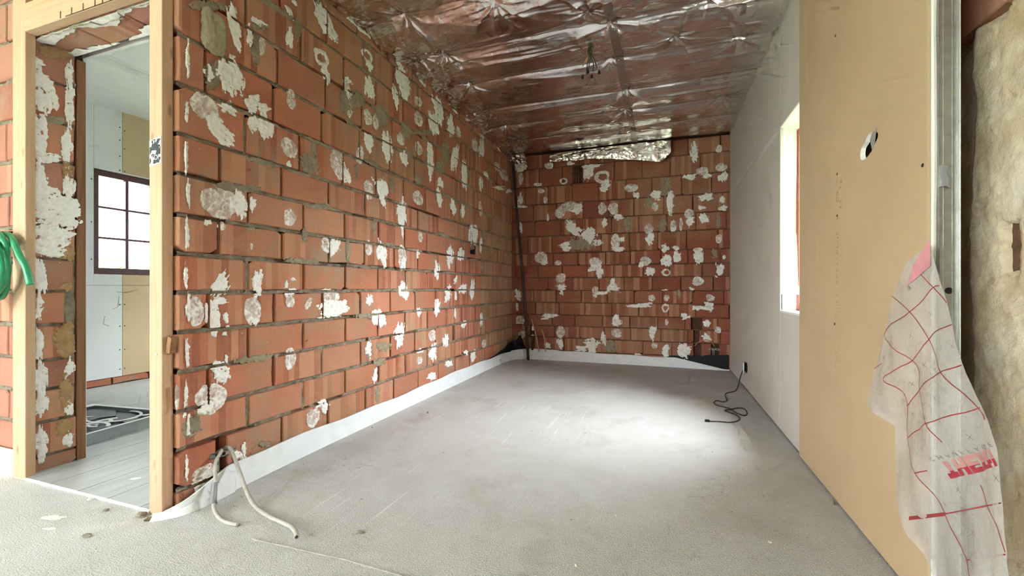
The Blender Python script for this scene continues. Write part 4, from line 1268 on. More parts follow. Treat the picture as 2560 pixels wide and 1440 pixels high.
# ------------------------------------------------------------------ right side: old wall, boards, window
XO = 0.80
ow = MB()
ow.box(XO + 0.06, 0.97, -3.5, WY0, -0.05, 2.64).box(XO + 0.06, 0.97, WY1, 5.3, -0.05, 2.64)
ow.box(XO + 0.06, 0.97, WY0, WY1, -0.05, WZ0).box(XO + 0.06, 0.97, WY0, WY1, WZ1, 2.64)
ow.box(XO, XO + 0.062, -3.5, 1.15, -0.05, 2.64).box(XO, XO + 0.062, 1.72, WY0 - 0.02, -0.05, 2.64)
ow = ow.build('wall_right_old', M['old_plaster'])
struct(ow, 'crumbling old cream plaster wall behind the metal stud', 'wall')
# rough visible part of the old wall
ys = np.arange(1.13, 1.74, 0.006); zs = np.arange(-0.02, 2.56, 0.0075)
A, B = np.meshgrid(ys, zs, indexing='ij')
hgt = 0.012 * fbm(A * 6, B * 6, 31, 5) + 0.004 * fbm(A * 40, B * 40, 33, 3)
hy, hz = 1.392, 0.978
d = np.maximum(np.abs((A - hy) / 0.022), np.abs((B - hz) / 0.058))
hgt = hgt - 0.045 * np.clip((1.15 + 0.25 * fbm(A * 50, B * 50, 35, 2) - d) * 5, 0, 1)
hgt = hgt - 0.05 * np.clip((A - 1.515) / 0.02 + 0.5 * fbm(A * 9, B * 5, 41, 3), 0, 1)  # stepped back beyond the stud to darken the strip in its shadow
brk = np.clip((B - 1.565 + 0.03 * fbm(A * 14, B * 14, 43, 3)) / 0.012, 0, 1)
hgt = hgt - 0.03 * brk
P = np.stack([XO - hgt, A, B], -1)
MB().grid(P).build('rough_plaster', M['old_plaster'], ow, smooth_shade=True, fix=False)
MB().box(XO + 0.022, XO + 0.026, hy - 0.028, hy + 0.028, hz - 0.07, hz + 0.07).build('chase_bottom', M['mortar_back'], ow)  # dark lining set in the hole so its inside looks shaded
# bare bricks above the plaster
for i, z in enumerate((1.575, 1.70, 1.83, 1.96, 2.09, 2.22, 2.35)):
    for y in (1.02 + 0.11 * (i % 2), 1.24 + 0.11 * (i % 2), 1.46 + 0.11 * (i % 2)):
        link('brick', brick_mesh(0.21, 0.105, (i + int(y * 10)) % 4, M['brick_pale'], 0.04), ow, (XO + 0.002 + RNG.uniform(-0.003, 0.002), y + 0.05, z + 0.06), (0, 0, R(-90)))

wrt = empty('wall_right', (XR, 0, 0))
struct(wrt, 'boarded wall of white and tan panels with a window', 'wall')
th = 0.0125


def rboard(name, mat, y0, y1, z0, z1, x0=0.0, x1=th):
    return MB().rbox(x0, x1, y0, y1, z0, z1, 0.0012).build(name, M[mat], wrt)


rboard('white_board', 'board_white', WY1 + 0.0, YB + 0.02, 0.008, WZ1 - 0.0008)
rboard('white_board', 'board_white', WY1 + 0.0, YB + 0.02, WZ1 + 0.0008, 2.56)
rboard('white_board', 'board_white', 2.50, WY1 - 0.0005, WZ1 + 0.0008, 2.56)
rboard('white_board', 'board_white', 2.50, WY1 - 0.0005, 0.008, WZ0 - 0.0145)
xs = np.linspace(WY1 + 0.01, 3.62, 40)
P = np.stack([np.stack([xs * 0 - 0.0012 * (1 - abs(q)), xs, WZ1 + q * (0.016 + 0.008 * fbm(xs * 9, xs * 0, 3, 2)) - 0.02 * (xs - WY1)], -1) for q in (-1, 0, 1)], 0)
MB().grid(P).build('joint_filler', M['filler'], wrt, fix=False)

# tan board with a torn hole
HYc, HZc = 1.802, 1.366
tb = MB()
x0, x1 = XT - XR, -0.0006
ya, yb_, za, zb = 1.433, 2.588, 0.008, 2.56
q = 0.10
tb.box(x0, x1, ya, HYc - q, za, zb).box(x0, x1, HYc + q, yb_, za, zb).box(x0, x1, HYc - q, HYc + q, za, HZc - q).box(x0, x1, HYc - q, HYc + q, HZc + q, zb)
hole = []
n = 32
for i in range(n):
    a = 2 * PI * i / n
    # leaf shaped hole, pointed towards the upper near side
    r = 1 + 0.26 * math.cos(2 * (a - R(135))) + 0.05 * math.sin(5 * a)
    hole.append((HYc + 0.062 * r * math.cos(a), HZc + 0.036 * r * math.sin(a)))
sq = []
for i in range(n):
    a = 2 * PI * i / n
    c, s = math.cos(a), math.sin(a)
    f = q / max(abs(c), abs(s))
    sq.append((HYc + c * f, HZc + s * f))
for i in range(n):
    j = (i + 1) % n
    tb.poly([(x0, *sq[i]), (x0, *sq[j]), (x0, *hole[j]), (x0, *hole[i])])
tbo = tb.build('tan_board', M['board_tan'], wrt, fix=False)
rim = MB()
for i in range(n):
    j = (i + 1) % n
    rim.poly([(x0 + 0.0002, *hole[i]), (x0 + 0.0002, *hole[j]), (x1, HYc + (hole[j][0] - HYc) * 0.86, HZc + (hole[j][1] - HZc) * 0.86), (x1, HYc + (hole[i][0] - HYc) * 0.86, HZc + (hole[i][1] - HZc) * 0.86)])
rim.build('torn_hole_rim', M['gypsum'], tbo, fix=False)
MB().poly([(x0 - 0.0005, HYc - 0.066, HZc + 0.044), (x0 - 0.0005, HYc - 0.050, HZc - 0.004), (x0 + 0.006, HYc - 0.012, HZc - 0.022), (x0 + 0.006, HYc + 0.004, HZc + 0.020), (x0 + 0.001, HYc - 0.03, HZc + 0.036)]).build('torn_flap', M['grey_paper'], tbo, fix=False)
MB().box(0.05, 0.06, HYc - 0.15, HYc + 0.15, HZc - 0.15, HZc + 0.15).build('cavity_backing', M['black'], wrt)  # black panel stands in for the shade inside the wall cavity
# frayed paper and gypsum on the near edge of the tan board
zs = np.linspace(0.01, 2.55, 140)
wv = 0.006 * fbm(zs * 5, zs * 0, 12, 3)
P = np.stack([np.stack([zs * 0 + x0 + 0.0004 + dx, zs * 0 + 1.433 + dy + (wv if f else 0), zs], -1) for dx, dy, f in ((-0.0012, 0.016, 0), (-0.0012, 0.001, 0), (0.0, -0.001, 0), (0.002, -0.004, 1), (0.012, -0.003, 1))], 0)
MB().grid(P).build('board_edge', M['gypsum'], tbo, fix=False)
P = np.stack([np.stack([zs * 0 + x0 - 0.0016, 1.4345 + dy + (wv * 0.15), zs], -1) for dy in (0.0005, 0.017)], 0)
MB().grid(P).build('edge_paper', M['board_tan2'], tbo, fix=False)
# faint stamped print running up the tan board
pm = MB()
for (px, py, pw, ph) in PRINT_MARKS:
    pm.box(x0 - 0.0006, x0 - 0.0002, px - pw, px + pw, py - ph, py + ph)
pm.build('stamped_print', M['print_brown'], tbo)
for (y, z) in BOARD_SCREWS:
    link('screw_head', scr, tbo, (x0, y, z), (0, 0, R(180)))

# window_1
w1 = empty('window_1', (XR, (WY0 + WY1) / 2, WZ0))
struct(w1, 'narrow window opening in the boarded wall with red frame', 'window')
hw = (WY1 - WY0) / 2; hh = WZ1 - WZ0


def w1box(name, x0, x1, y0, y1, z0, z1, mat):
    return MB().rbox(x0, x1, y0, y1, z0, z1, 0.002).build(name, M[mat], w1)


w1box('reveal', 0.004, 0.20, hw, hw + 0.012, -0.01, hh + 0.01, 'board_white2')
w1box('reveal', 0.004, 0.20, -hw - 0.012, -hw, -0.01, hh + 0.01, 'board_white2')
w1box('reveal', 0.004, 0.20, -hw, hw, hh, hh + 0.012, 'board_white2')
w1box('sill_board', -0.0015, 0.20, -hw, hw, -0.0142, 0.0, 'tile_body')
fx0, fx1 = 0.085, 0.15
w1box('frame', fx0, fx1, hw - 0.05, hw - 0.001, 0.001, hh - 0.001, 'window_red')
w1box('frame', fx0, fx1, -hw + 0.001, -hw + 0.03, 0.001, hh - 0.001, 'window_red')
w1box('frame', fx0, fx1, -hw + 0.03, hw - 0.05, hh - 0.045, hh - 0.001, 'window_red')
w1box('frame', fx0, fx1, -hw + 0.03, hw - 0.05, 0.001, 0.04, 'window_red')
MB().box(0.115, 0.119, -hw + 0.03, hw - 0.05, 0.04, hh - 0.045).build('pane', M['glass'], w1)
w1box('exterior_sill', 0.2, 0.34, -hw - 0.03, hw + 0.03, -0.06, -0.015, 'garden_wall')

# foil ceiling
ceil_parent = None

def foil_height(X, Y):
    """how far the foil hangs below the joists"""
    Rg = [0.7, 1.28, 1.80, 2.26, 2.72, 3.19, 3.71, 4.14, 4.58, 5.12]
    d = np.zeros_like(X)
    Yw = Y + 0.012 * fbm(X * 2.0, X * 0, 61, 2) * 1.0
    for i in range(len(Rg) - 1):
        a, b = Rg[i], Rg[i + 1]
        s = np.clip((Yw - a) / (b - a), 0, 1)
        inb = (Yw >= a) & (Yw < b)
        amp = 0.042 + 0.024 * fbm(X * 1.3, X * 0 + i * 3, 63, 3)
        # slack bay, tighter on the far side
        prof = np.sin(PI * s ** 0.72) ** 0.7
        d = np.where(inb, amp * prof, d)
    # folded lip along each joist
    for i, r in enumerate(Rg[1:-1]):
        yy = Yw - r
        on = vnoise(X * 1.7 + i * 5, X * 0, 65)
        d = d + 0.010 * np.exp(-(yy / 0.012) ** 2) * np.clip(on * 2.2 - 0.4, 0, 1)
        d = d + 0.006 * np.exp(-((yy - 0.05 - 0.02 * fbm(X * 3, X * 0, 71 + i, 2)) / 0.006) ** 2) * np.clip(on * 3 - 1.4, 0, 1)
    # long creases that run with the joists
    rc = random.Random(29)
    for q in range(46):
        y0 = rc.uniform(1.9, 5.0); xc = rc.uniform(-1.5, 0.6); hl = rc.uniform(0.15, 0.6)
        sl = rc.uniform(-0.09, 0.09); wd_ = rc.uniform(0.008, 0.028); am = rc.uniform(0.004, 0.013)
        yl = y0 + sl * (X - xc) + 0.02 * fbm(X * 2.2, X * 0 + q, 31, 2)
        t = np.clip(1 - np.abs(Y - yl) / wd_, 0, 1)
        d = d + am * t * np.clip(1 - np.abs(X - xc) / hl, 0, 1) ** 0.6
    cr2 = np.abs(fbm(X * 3.2 + Y * 2, Y * 5 - X, 77, 3))
    d = d + 0.005 * np.clip(1 - cr2 * 6, 0, 1) * vnoise(X * 1.5, Y * 2, 79)
    # staples pull the foil up and throw radiating creases
    rg = random.Random(11)
    pts = [(-1.50, r) for r in Rg[1:-1]] + [(-0.30, r) for r in Rg[2:-1]] + [(0.45, r) for r in Rg[3:-1:2]]
    pts += [(-0.95, 2.30), (-0.46, 2.98), (-0.9, 2.05), (-0.42, 2.55), (0.12, 3.0), (0.1, 2.3), (-0.1, 2.2), (0.25, 2.68), (-1.62, 2.62), (-1.65, 3.4), (-1.62, 3.9)]
    for (px, py) in pts:
        px += rg.uniform(-0.05, 0.05); py += rg.uniform(-0.02, 0.02)
        dx, dy = X - px, Y - py
        r = np.hypot(dx, dy) + 1e-4
        th = np.arctan2(dy, dx)
        ph = rg.uniform(0, 6)
        nl = rg.choice((7, 9, 11))
        spoke = np.abs(np.sin(th * nl / 2 + ph + 0.8 * fbm(X * 4, Y * 4, 81, 2)))
        amp = rg.uniform(0.3, 1.0)
        d = d - 0.020 * amp * np.exp(-r / 0.05)
        d = d + 0.026 * amp * (1 - spoke) ** 2 * np.exp(-r / 0.19) * np.clip(r / 0.03, 0, 1)
    # edges crumple down onto the brick wall
    e = np.clip((X + 1.78) / 0.24, 0, 1)
    d = d + (1 - e) * (0.012 + 0.045 * np.abs(fbm(X * 9, Y * 7, 83, 4)))
    return d


xs = np.linspace(-1.80, 0.70, 300); ys = np.linspace(1.15, 5.09, 520)
A, B = np.meshgrid(xs, ys, indexing='ij')
D = foil_height(A, B)
ZF = 2.545 - D
mfo = MB()
P = np.stack([A, B, ZF], -1)
n_, m_ = A.shape
me = bpy.data.meshes.new('ceiling')
idx = np.arange(n_ * m_).reshape(n_, m_)
quads = np.stack([idx[:-1, :-1], idx[:-1, 1:], idx[1:, 1:], idx[1:, :-1]], -1).reshape(-1, 4)
me.from_pydata(P.reshape(-1, 3).tolist(), [], quads.tolist())
me.materials.append(M['foil'])
me.polygons.foreach_set('use_smooth', [True] * len(me.polygons))
me.update()
ceil = link('ceiling', me)
struct(ceil, 'crumpled silver foil vapour barrier stapled under the joists', 'ceiling')


def foil_z(x, y):
    return 2.545 - float(foil_height(np.array([[x]]), np.array([[y]]))[0, 0])


# tape over the lengthwise foil seam
yy = np.linspace(1.4, 5.06, 260)
sx = -0.285 + 0.012 * fbm(yy * 1.2, yy * 0, 4, 2)
P = []
for q in (-0.028, -0.01, 0.01, 0.028):
    xx = sx + q
    P.append(np.stack([xx, yy, 2.545 - foil_height(xx[None, :], yy[None, :])[0] - 0.0025], -1))
MB().grid(np.stack(P, 0)).build('seam_tape', M['foil_tape'], ceil, smooth_shade=True, fix=False)
# torn foil tongue hanging in front of the end wall
u = np.linspace(0, 1, 120); v = np.linspace(0, 1, 36)
U, V = np.meshgrid(u, v, indexing='ij')
Xf = -1.27 + 1.36 * U
top = 2.515 - 0.02 * (1 - U)
bot = 2.375 - 0.01 * U - 0.10 * np.clip((U - 0.35) / 0.55, 0, 1) ** 1.3 + 0.016 * fbm(U * 9, U * 0, 6, 3)
bot = np.where(U > 0.93, bot + (U - 0.93) * 1.2, bot)
Zf = top + (bot - top) * V
Yf = 5.035 - 0.085 * np.sin(PI * np.clip(V * 1.05, 0, 1) * 0.55) * (0.55 + 0.5 * U) + 0.018 * fbm(U * 16, V * 4, 8, 4) + 0.010 * np.abs(fbm(U * 30, V * 5, 9, 3))
MB().grid(np.stack([Xf, Yf, Zf], -1)).build('hanging_foil_flap', M['foil'], ceil, smooth_shade=True, fix=False)
# crumpled foil in the far left corner
u = np.linspace(0, 1, 30); v = np.linspace(0, 1, 16)
U, V = np.meshgrid(u, v, indexing='ij')
P = np.stack([-1.77 + 0.2 * U + 0.01 * fbm(U * 8, V * 8, 1, 3), 5.05 - 0.12 * (1 - V) - 0.02 * fbm(U * 9, V * 9, 2, 3), 2.50 - 0.09 * V + 0.02 * fbm(U * 7, V * 5, 3, 3)], -1)
MB().grid(P).build('corner_foil', M['foil'], ceil, smooth_shade=True, fix=False)
# white sealant blobs where the foil meets the brick wall
for i, (y, z) in enumerate(((2.12, 2.49), (2.20, 2.485), (2.29, 2.49), (2.62, 2.48), (2.95, 2.48), (3.5, 2.48), (4.6, 2.47))):
    dab(wl.o, (y, z, 0.045, -0.004, 0.011, 'w'), 7700 + i * 7, None, lift=0.006)

# ------------------------------------------------------------------ ceiling wires
cw = empty('ceiling_wires', (-0.463, 2.93, foil_z(-0.463, 2.93)))
tag(cw, 'tangle of dark lamp wires with black connectors dangling from the foil', 'wires')
rg = random.Random(5)
ends = [(-0.05, 0.0, -0.115), (-0.012, -0.01, -0.15), (0.02, 0.0, -0.16), (0.06, 0.01, -0.155), (0.05, -0.02, -0.15), (-0.025, 0.01, -0.17), (-0.035, 0.02, -0.085)]
for i, e in enumerate(ends):
    MB().tube([(0, 0, 0.02), (rg.uniform(-0.012, 0.012), rg.uniform(-0.01, 0.01), -0.03), (e[0] * 0.6 + rg.uniform(-0.01, 0.01), e[1], e[2] * 0.6), e], 0.0032, 6).build('wire', M['cable_dark' if i % 3 else 'copper'], cw)
for (x, y, z) in ((-0.05, 0, -0.185), (0.06, 0.01, -0.165), (-0.012, -0.01, -0.158), (0.012, 0.0, -0.19)):
    MB().lathe([(0.003, 0.012), (0.007, 0.010), (0.0095, -0.004), (0.008, -0.014), (0.003, -0.016)], (x, y, z), 10).build('connector', M['black'], cw, smooth_shade=True)
MB().tube([(0.0, 0, -0.19), (-0.01, 0, -0.215), (-0.025, 0, -0.245)], 0.0016, 5).build('wire', M['cable_dark'], cw)
MB().tube([(0.015, 0, -0.19), (0.03, 0, -0.21), (0.04, 0, -0.235)], 0.0016, 5).build('wire', M['cable_dark'], cw)

# ------------------------------------------------------------------ perimeter foam strip
path = [(-1.822, 1.082), (-1.79, 1.105), (-1.752, 1.16), (-1.747, 1.26), (-1.757, 1.45), (-1.764, 1.8), (-1.766, 2.6), (-1.766, 3.5), (-1.764, 4.4), (-1.752, 4.78), (-1.69, 4.96), (-1.55, 5.045), (-1.2, 5.062), (-0.5, 5.062), (0.1, 5.06), (0.4, 5.05), (0.672, 5.035)]
PT = smooth([(a, b, 0) for a, b in path], 10)
dd = [0]
for i in range(1, len(PT)): dd.append(dd[-1] + (PT[i] - PT[i - 1]).length)
tot = dd[-1]


def foam_top(p, s):
    h = 0.112 + 0.006 * math.sin(s * 3.1) + 0.004 * math.sin(s * 11)
    if s < 0.35: h *= 0.18 + 0.82 * min(1, max(0, (s - 0.03) / 0.25))
    if p.y > 4.9 and p.x > 0.12: h = max(0.012, 0.112 - (p.x - 0.12) * 0.2)
    if p.y > 4.9 and p.x < -1.2: h += 0.012
    return h


rows = []
for i, p in enumerate(PT):
    t = (PT[min(i + 1, len(PT) - 1)] - PT[max(i - 1, 0)]).normalized()
    nn = Vector((t.y, -t.x, 0))           # towards the room
    h = foam_top(p, dd[i])
    lean = 0.010 if dd[i] > 0.3 else 0.03
    a = p - nn * 0.004; b = p + nn * 0.004
    rows.append([(*(b + nn * lean * 0.6).xy, 0.0), (*(b + nn * 0.0).xy, h * 0.5), (*b.xy, h), (*a.xy, h), (*a.xy, h * 0.5), (*(a + nn * lean * 0.6).xy, 0.0)])
fo = MB().grid(np.array(rows), closed=True).build('foam_edge_strip', M['foam'], smooth_shade=False)
tag(fo, 'white perimeter foam strip along the foot of both brick walls', 'foam strip')
rows = []
for i, x in enumerate(np.linspace(-4.4, -2.842, 30)):
    h = 0.115 + 0.004 * math.sin(x * 9)
    rows.append([(x, 1.115, 0), (x, 1.125, h), (x, 1.133, h), (x, 1.133, 0)])
fo2 = MB().grid(np.array(rows), closed=True).build('foam_edge_strip', M['foam'])
tag(fo2, 'short white foam strip under the green hose beside the door post', 'foam strip')

# black membrane behind the foam
def zfrac(h, w):
    return min(0.24, h * w)


def crumple(name, pathpts, hfun, seed, nh=9, ns=60, amp=0.03, lab='', cat='plastic sheet'):
    Q = smooth([(a, b, 0) for a, b in pathpts], 12)
    L = len(Q)
    rr = []
    for i in range(L):
        t = (Q[min(i + 1, L - 1)] - Q[max(i - 1, 0)]).normalized()
        nn = Vector((t.y, -t.x, 0))
        f = i / (L - 1)
        row = []
        for j in range(nh):
            w = j / (nh - 1)
            o = amp * float(np.abs(fbm(f * 14, w * 3.0, seed, 3))) * max(0.0, (zfrac(hfun(f), w) - 0.125) * 9)
            zz = hfun(f) * w + 0.012 * float(fbm(f * 20, w * 4, seed + 5, 2)) * w
            pp = Q[i] + nn * o
            row.append((pp.x, pp.y, max(0.002, zz)))
        rr.append(row)
    ob = MB().grid(np.array(rr)).build(name, M['black_film'], fix=False)
    sol = ob.modifiers.new('thickness', 'SOLIDIFY'); sol.thickness = 0.0012; sol.offset = 0
    return tag(ob, lab, cat)


crumple('black_membrane', [(-1.776, 3.55), (-1.776, 4.3), (-1.772, 4.82), (-1.735, 5.01), (-1.6, 5.072), (-1.44, 5.076)],
        lambda f: 0.10 + 0.13 * math.exp(-((f - 0.55) / 0.22) ** 2) + (0.12 * math.exp(-((f - 0.72) / 0.05) ** 2)), 21, amp=0.05,
        lab='crumpled black plastic membrane in the corner below the dark pipe')
crumple('black_membrane', [(0.05, 5.075), (0.3, 5.075), (0.5, 5.075), (0.674, 5.075)], lambda f: 0.115 + 0.05 * f, 23, amp=0.008,
        lab='black plastic membrane behind the foam next to the white board wall')

# ------------------------------------------------------------------ pipes in the far corner
dp = MB().tube([(-1.535, 4.985, 0.0), (-1.60, 4.99, 0.9), (-1.68, 5.0, 1.7), (-1.747, 5.02, 2.47)], 0.017, 10, 8).build('dark_pipe', M['rust_pipe'], smooth_shade=True)
tag(dp, 'tall dark brown heating pipe leaning in the far corner', 'pipe')
cpp = empty('copper_pipe_end', (-1.5, 5.04, 0.0))
tag(cpp, 'copper pipe stub with a black valve beside the dark pipe', 'pipe')
MB().tube([(0.0, 0.0, 0.115), (0.003, 0, 0.3)], 0.013, 10, 1).build('riser', M['rust_pipe'], cpp, smooth_shade=True)
MB().lathe([(0.012, 0.30), (0.02, 0.302), (0.02, 0.318), (0.017, 0.32), (0.017, 0.34), (0.021, 0.342), (0.021, 0.352), (0.012, 0.354)], (0.003, 0, 0), 12).build('valve', M['black'], cpp)
MB().lathe([(0.022, 0.292), (0.022, 0.303)], (0.003, 0, 0), 12).build('collar', M['steel'], cpp)
MB().lathe([(0.012, 0.354), (0.013, 0.375), (0.007, 0.40), (0.003, 0.41)], (0.003, 0, 0), 12).build('cap', M['white_plastic'], cpp, smooth_shade=True)
for x0_, x1_ in ((-1.515, -1.415), (-1.39, -1.335)):
    o = MB().tube([(x0_, 5.05, 0.50 if x0_ < -1.5 else 0.36), ((x0_ + x1_) / 2 + 0.006, 5.045, 0.30), (x1_, 5.045, 0.10)], 0.0075, 8, 6).build('copper_tube', M['copper'], smooth_shade=True)
    tag(o, 'thin bent copper tube leaning on the end wall, ' + ('taller one nearest the dark pipe' if x0_ == -1.515 else 'shorter one of the pair'), 'tube', 'copper tubes in the corner')
    o['label'] = 'taller thin copper tube leaning on the end wall' if x0_ == -1.515 else 'shorter thin copper tube leaning beside the taller one'

# ------------------------------------------------------------------ sockets, brackets and stubs on the brick walls
sb = empty('socket_bracket', (XL + 0.004, 1.325, 0.165))
tag(sb, 'galvanised slotted socket bracket low on the long brick wall', 'bracket')
br = MB()
w_, h_ = 0.058, 0.011
for a, b in ((-w_, -0.036), (-0.022, -0.006), (0.008, 0.024), (0.038, w_)):
    br.rbox(0.0, 0.003, a, b, -h_, h_, 0.0006)
br.rbox(0.0, 0.003, -w_, w_, h_ - 0.004, h_ + 0.001, 0.0004).rbox(0.0, 0.003, -w_, w_, -h_ - 0.001, -h_ + 0.004, 0.0004)
br.build('slotted_plate', M['galv'], sb, (0, 0, 0), (R(-6), 0, 0))
MB().rbox(-0.03, 0.0, -0.022, -0.016, -0.16, -0.01, 0.001).build('back_strap', M['galv'], sb)
sb2 = empty('socket_bracket', (0.53, YB - 0.004, 0.215))
tag(sb2, 'small slotted socket bracket low on the end wall near the white boards', 'bracket')
br = MB()
for a in (-0.055, -0.025, 0.005, 0.035):
    br.rbox(a, a + 0.02, -0.003, 0.0, -0.010, 0.010, 0.0005)
br.rbox(-0.055, 0.055, -0.003, 0, 0.007, 0.011, 0.0004).rbox(-0.055, 0.055, -0.003, 0, -0.011, -0.007, 0.0004)
br.build('slotted_plate', M['galv'], sb2)
for x in (-0.015, 0.0):
    MB().tube([(x, 0.02, -0.1), (x, 0.0, -0.03), (x, -0.004, 0.0)], 0.004, 6, 4).build('wire_end', M['steel'], sb2)
ec = MB().tube([(0.33, 5.07, 0.24), (0.38, 5.055, 0.29), (0.44, 5.05, 0.315), (0.50, 5.055, 0.30), (0.53, 5.07, 0.25)], 0.004, 6, 6).build('wall_wire', M['copper'], smooth_shade=True)
tag(ec, 'thin brown wire arching across the end wall above the bracket', 'wire')
ws = empty('wire_stub', (XL, 3.85, 1.23))
tag(ws, 'black wire stub sticking out of the long brick wall', 'wire')
MB().lathe([(0.012, 0.0), (0.022, 0.004), (0.02, 0.03), (0.012, 0.034)], (0, 0, 0), 10, 'x').build('rubber_cap', M['black'], ws)
MB().tube([(0.02, 0, 0.01), (0.045, -0.01, 0.02), (0.05, -0.02, -0.03)], 0.006, 6, 5).build('wire', M['black'], ws)
MB().tube([(0.02, 0.01, 0.0), (0.04, 0.02, 0.035), (0.03, 0.015, 0.06)], 0.005, 6, 5).build('wire', M['black'], ws)
bx = MB().box(-0.048, -0.045, 3.455, 3.52, 0.40, 0.55).build('box_recess_back', M['black'], None, (XL, 0, 0))
bx.parent = wl.o; bx.rotation_euler = (0, 0, R(-90)); bx.location = (0, 0, 0)
hook = MB().tube([(XL + 0.002, 2.86, 2.13), (XL + 0.012, 2.87, 2.10), (XL + 0.014, 2.9, 2.085), (XL + 0.012, 2.93, 2.10)], 0.004, 6, 5).build('rusty_hook', M['wedge'])
tag(hook, 'small rusty wire hook high on the long brick wall', 'hook')

# cables from the bracket to the floor
c1 = MB().tube([(XL - 0.02, 1.315, 0.17), (XL + 0.02, 1.305, 0.185), (-1.735, 1.262, 0.155), (-1.70, 1.235, 0.085), (-1.685, 1.217, 0.04), (-1.655, 1.197, 0.014), (-1.579, 1.162, 0.008), (-1.516, 1.147, 0.008), (-1.467, 1.149, 0.008)], 0.0072, 8, 8)
c1o = empty('electric_cable', (XL, 1.31, 0.17))
tag(c1o, 'shorter grey cable with dark tape hanging from the socket bracket', 'cable')
c1.v = [(x - XL, y - 1.31, z - 0.17) for x, y, z in c1.v]
c1.build('sheath', M['cable_grey'], c1o, smooth_shade=True)
MB().tube([(-1.703 - XL, 1.237 - 1.31, 0.09 - 0.17), (-1.685 - XL, 1.217 - 1.31, 0.04 - 0.17), (-1.672 - XL, 1.207 - 1.31, 0.022 - 0.17)], lambda t: 0.009 + 0.005 * t, 8, 6).build('tape_wrap', M['grey_tape'], c1o, smooth_shade=True)
c2 = MB().tube([(XL - 0.02, 1.335, 0.175), (XL + 0.02, 1.338, 0.19), (-1.725, 1.335, 0.15), (-1.66, 1.315, 0.09), (-1.59, 1.29, 0.035), (-1.517, 1.265, 0.0085), (-1.425, 1.234, 0.0085), (-1.351, 1.217, 0.010), (-1.266, 1.194, 0.016), (-1.21, 1.165, 0.02), (-1.18, 1.14, 0.024)], 0.0078, 8, 8)
c2o = empty('electric_cable', (XL, 1.335, 0.17))
tag(c2o, 'longer grey cable snaking from the socket bracket onto the floor', 'cable')
c2.v = [(x - XL, y - 1.335, z - 0.17) for x, y, z in c2.v]
c2.build('sheath', M['cable_grey'], c2o, smooth_shade=True)
MB().tube([(-1.1805 - XL, 1.141 - 1.335, 0.0235 - 0.17), (-1.178 - XL, 1.136 - 1.335, 0.024 - 0.17)], 0.005, 6, 1).build('cut_end', M['cable_dark'], c2o)
stp = [(-1.345, 1.107, 0.002), (-1.223, 1.111, 0.003), (-1.14, 1.1135, 0.003), (-1.057, 1.116, 0.003), (-0.966, 1.122, 0.002), (-0.9, 1.121, 0.001), (-0.75, 1.116, 0.002), (-0.68, 1.112, 0.002)]
so = MB().tube(stp, lambda t: 0.0012 + 0.0024 * abs(math.sin(t * 57) * math.sin(t * 23 + 1)) * (1 - 0.6 * t), 6, 14).build('plaster_string', M['cable_grey'])
tag(so, 'thin frayed white string half sunk in the concrete floor', 'string')

# ------------------------------------------------------------------ socket and black cable on the right wall
so1 = empty('wall_socket', (XR, 4.15, 0.19))
tag(so1, 'loose white socket plate low on the white board wall', 'socket')
MB().rbox(-0.022, -0.012, -0.045, 0.045, -0.045, 0.045, 0.003).build('plate', M['white_plastic'], so1, (0, 0, 0), (0, 0, R(-14)))
MB().lathe([(0.034, -0.012), (0.032, 0.0), (0.03, 0.02)], (0, 0, 0), 16, 'x').build('back_box', M['black'], so1)
dk = MB().lathe([(0.046, -0.0008), (0.046, 0.0)], (0, -0.012, 0), 18, 'x').build('wall_hole', M['black'], so1)
cpts = [(0.655, 4.13, 0.165), (0.64, 4.16, 0.10), (0.628, 4.17, 0.03), (0.614, 4.15, 0.005), (0.577, 4.032, 0.004), (0.507, 3.946, 0.004), (0.483, 3.841, 0.004), (0.472, 3.674, 0.004), (0.435, 3.626, 0.004), (0.399, 3.648, 0.004), (0.373, 3.588, 0.004), (0.383, 3.51, 0.004), (0.438, 3.466, 0.004), (0.469, 3.431, 0.004), (0.519, 3.479, 0.004), (0.56, 3.463, 0.004), (0.558, 3.346, 0.004), (0.531, 3.287, 0.004), (0.496, 3.325, 0.004), (0.47, 3.387, 0.008), (0.428, 3.393, 0.004), (0.431, 3.359, 0.004), (0.483, 3.278, 0.004), (0.49, 3.201, 0.004), (0.46, 3.128, 0.004), (0.409, 3.085, 0.004), (0.357, 3.084, 0.004), (0.29, 3.068, 0.004)]
bc = empty('black_cable', (0.655, 4.13, 0.165))
tag(bc, 'thin black cable looped on the floor below the white socket', 'cable')
m = MB().tube(cpts, 0.0042, 6, 5)
m.v = [(x - 0.655, y - 4.13, z - 0.165) for x, y, z in m.v]
m.build('cord', M['cable_dark'], bc, smooth_shade=True)
MB().rbox(-0.015, 0.012, -0.009, 0.009, 0.0, 0.014, 0.002).build('plug', M['black'], bc, (0.282 - 0.655, 3.066 - 4.13, -0.1645), (0, 0, R(12)))

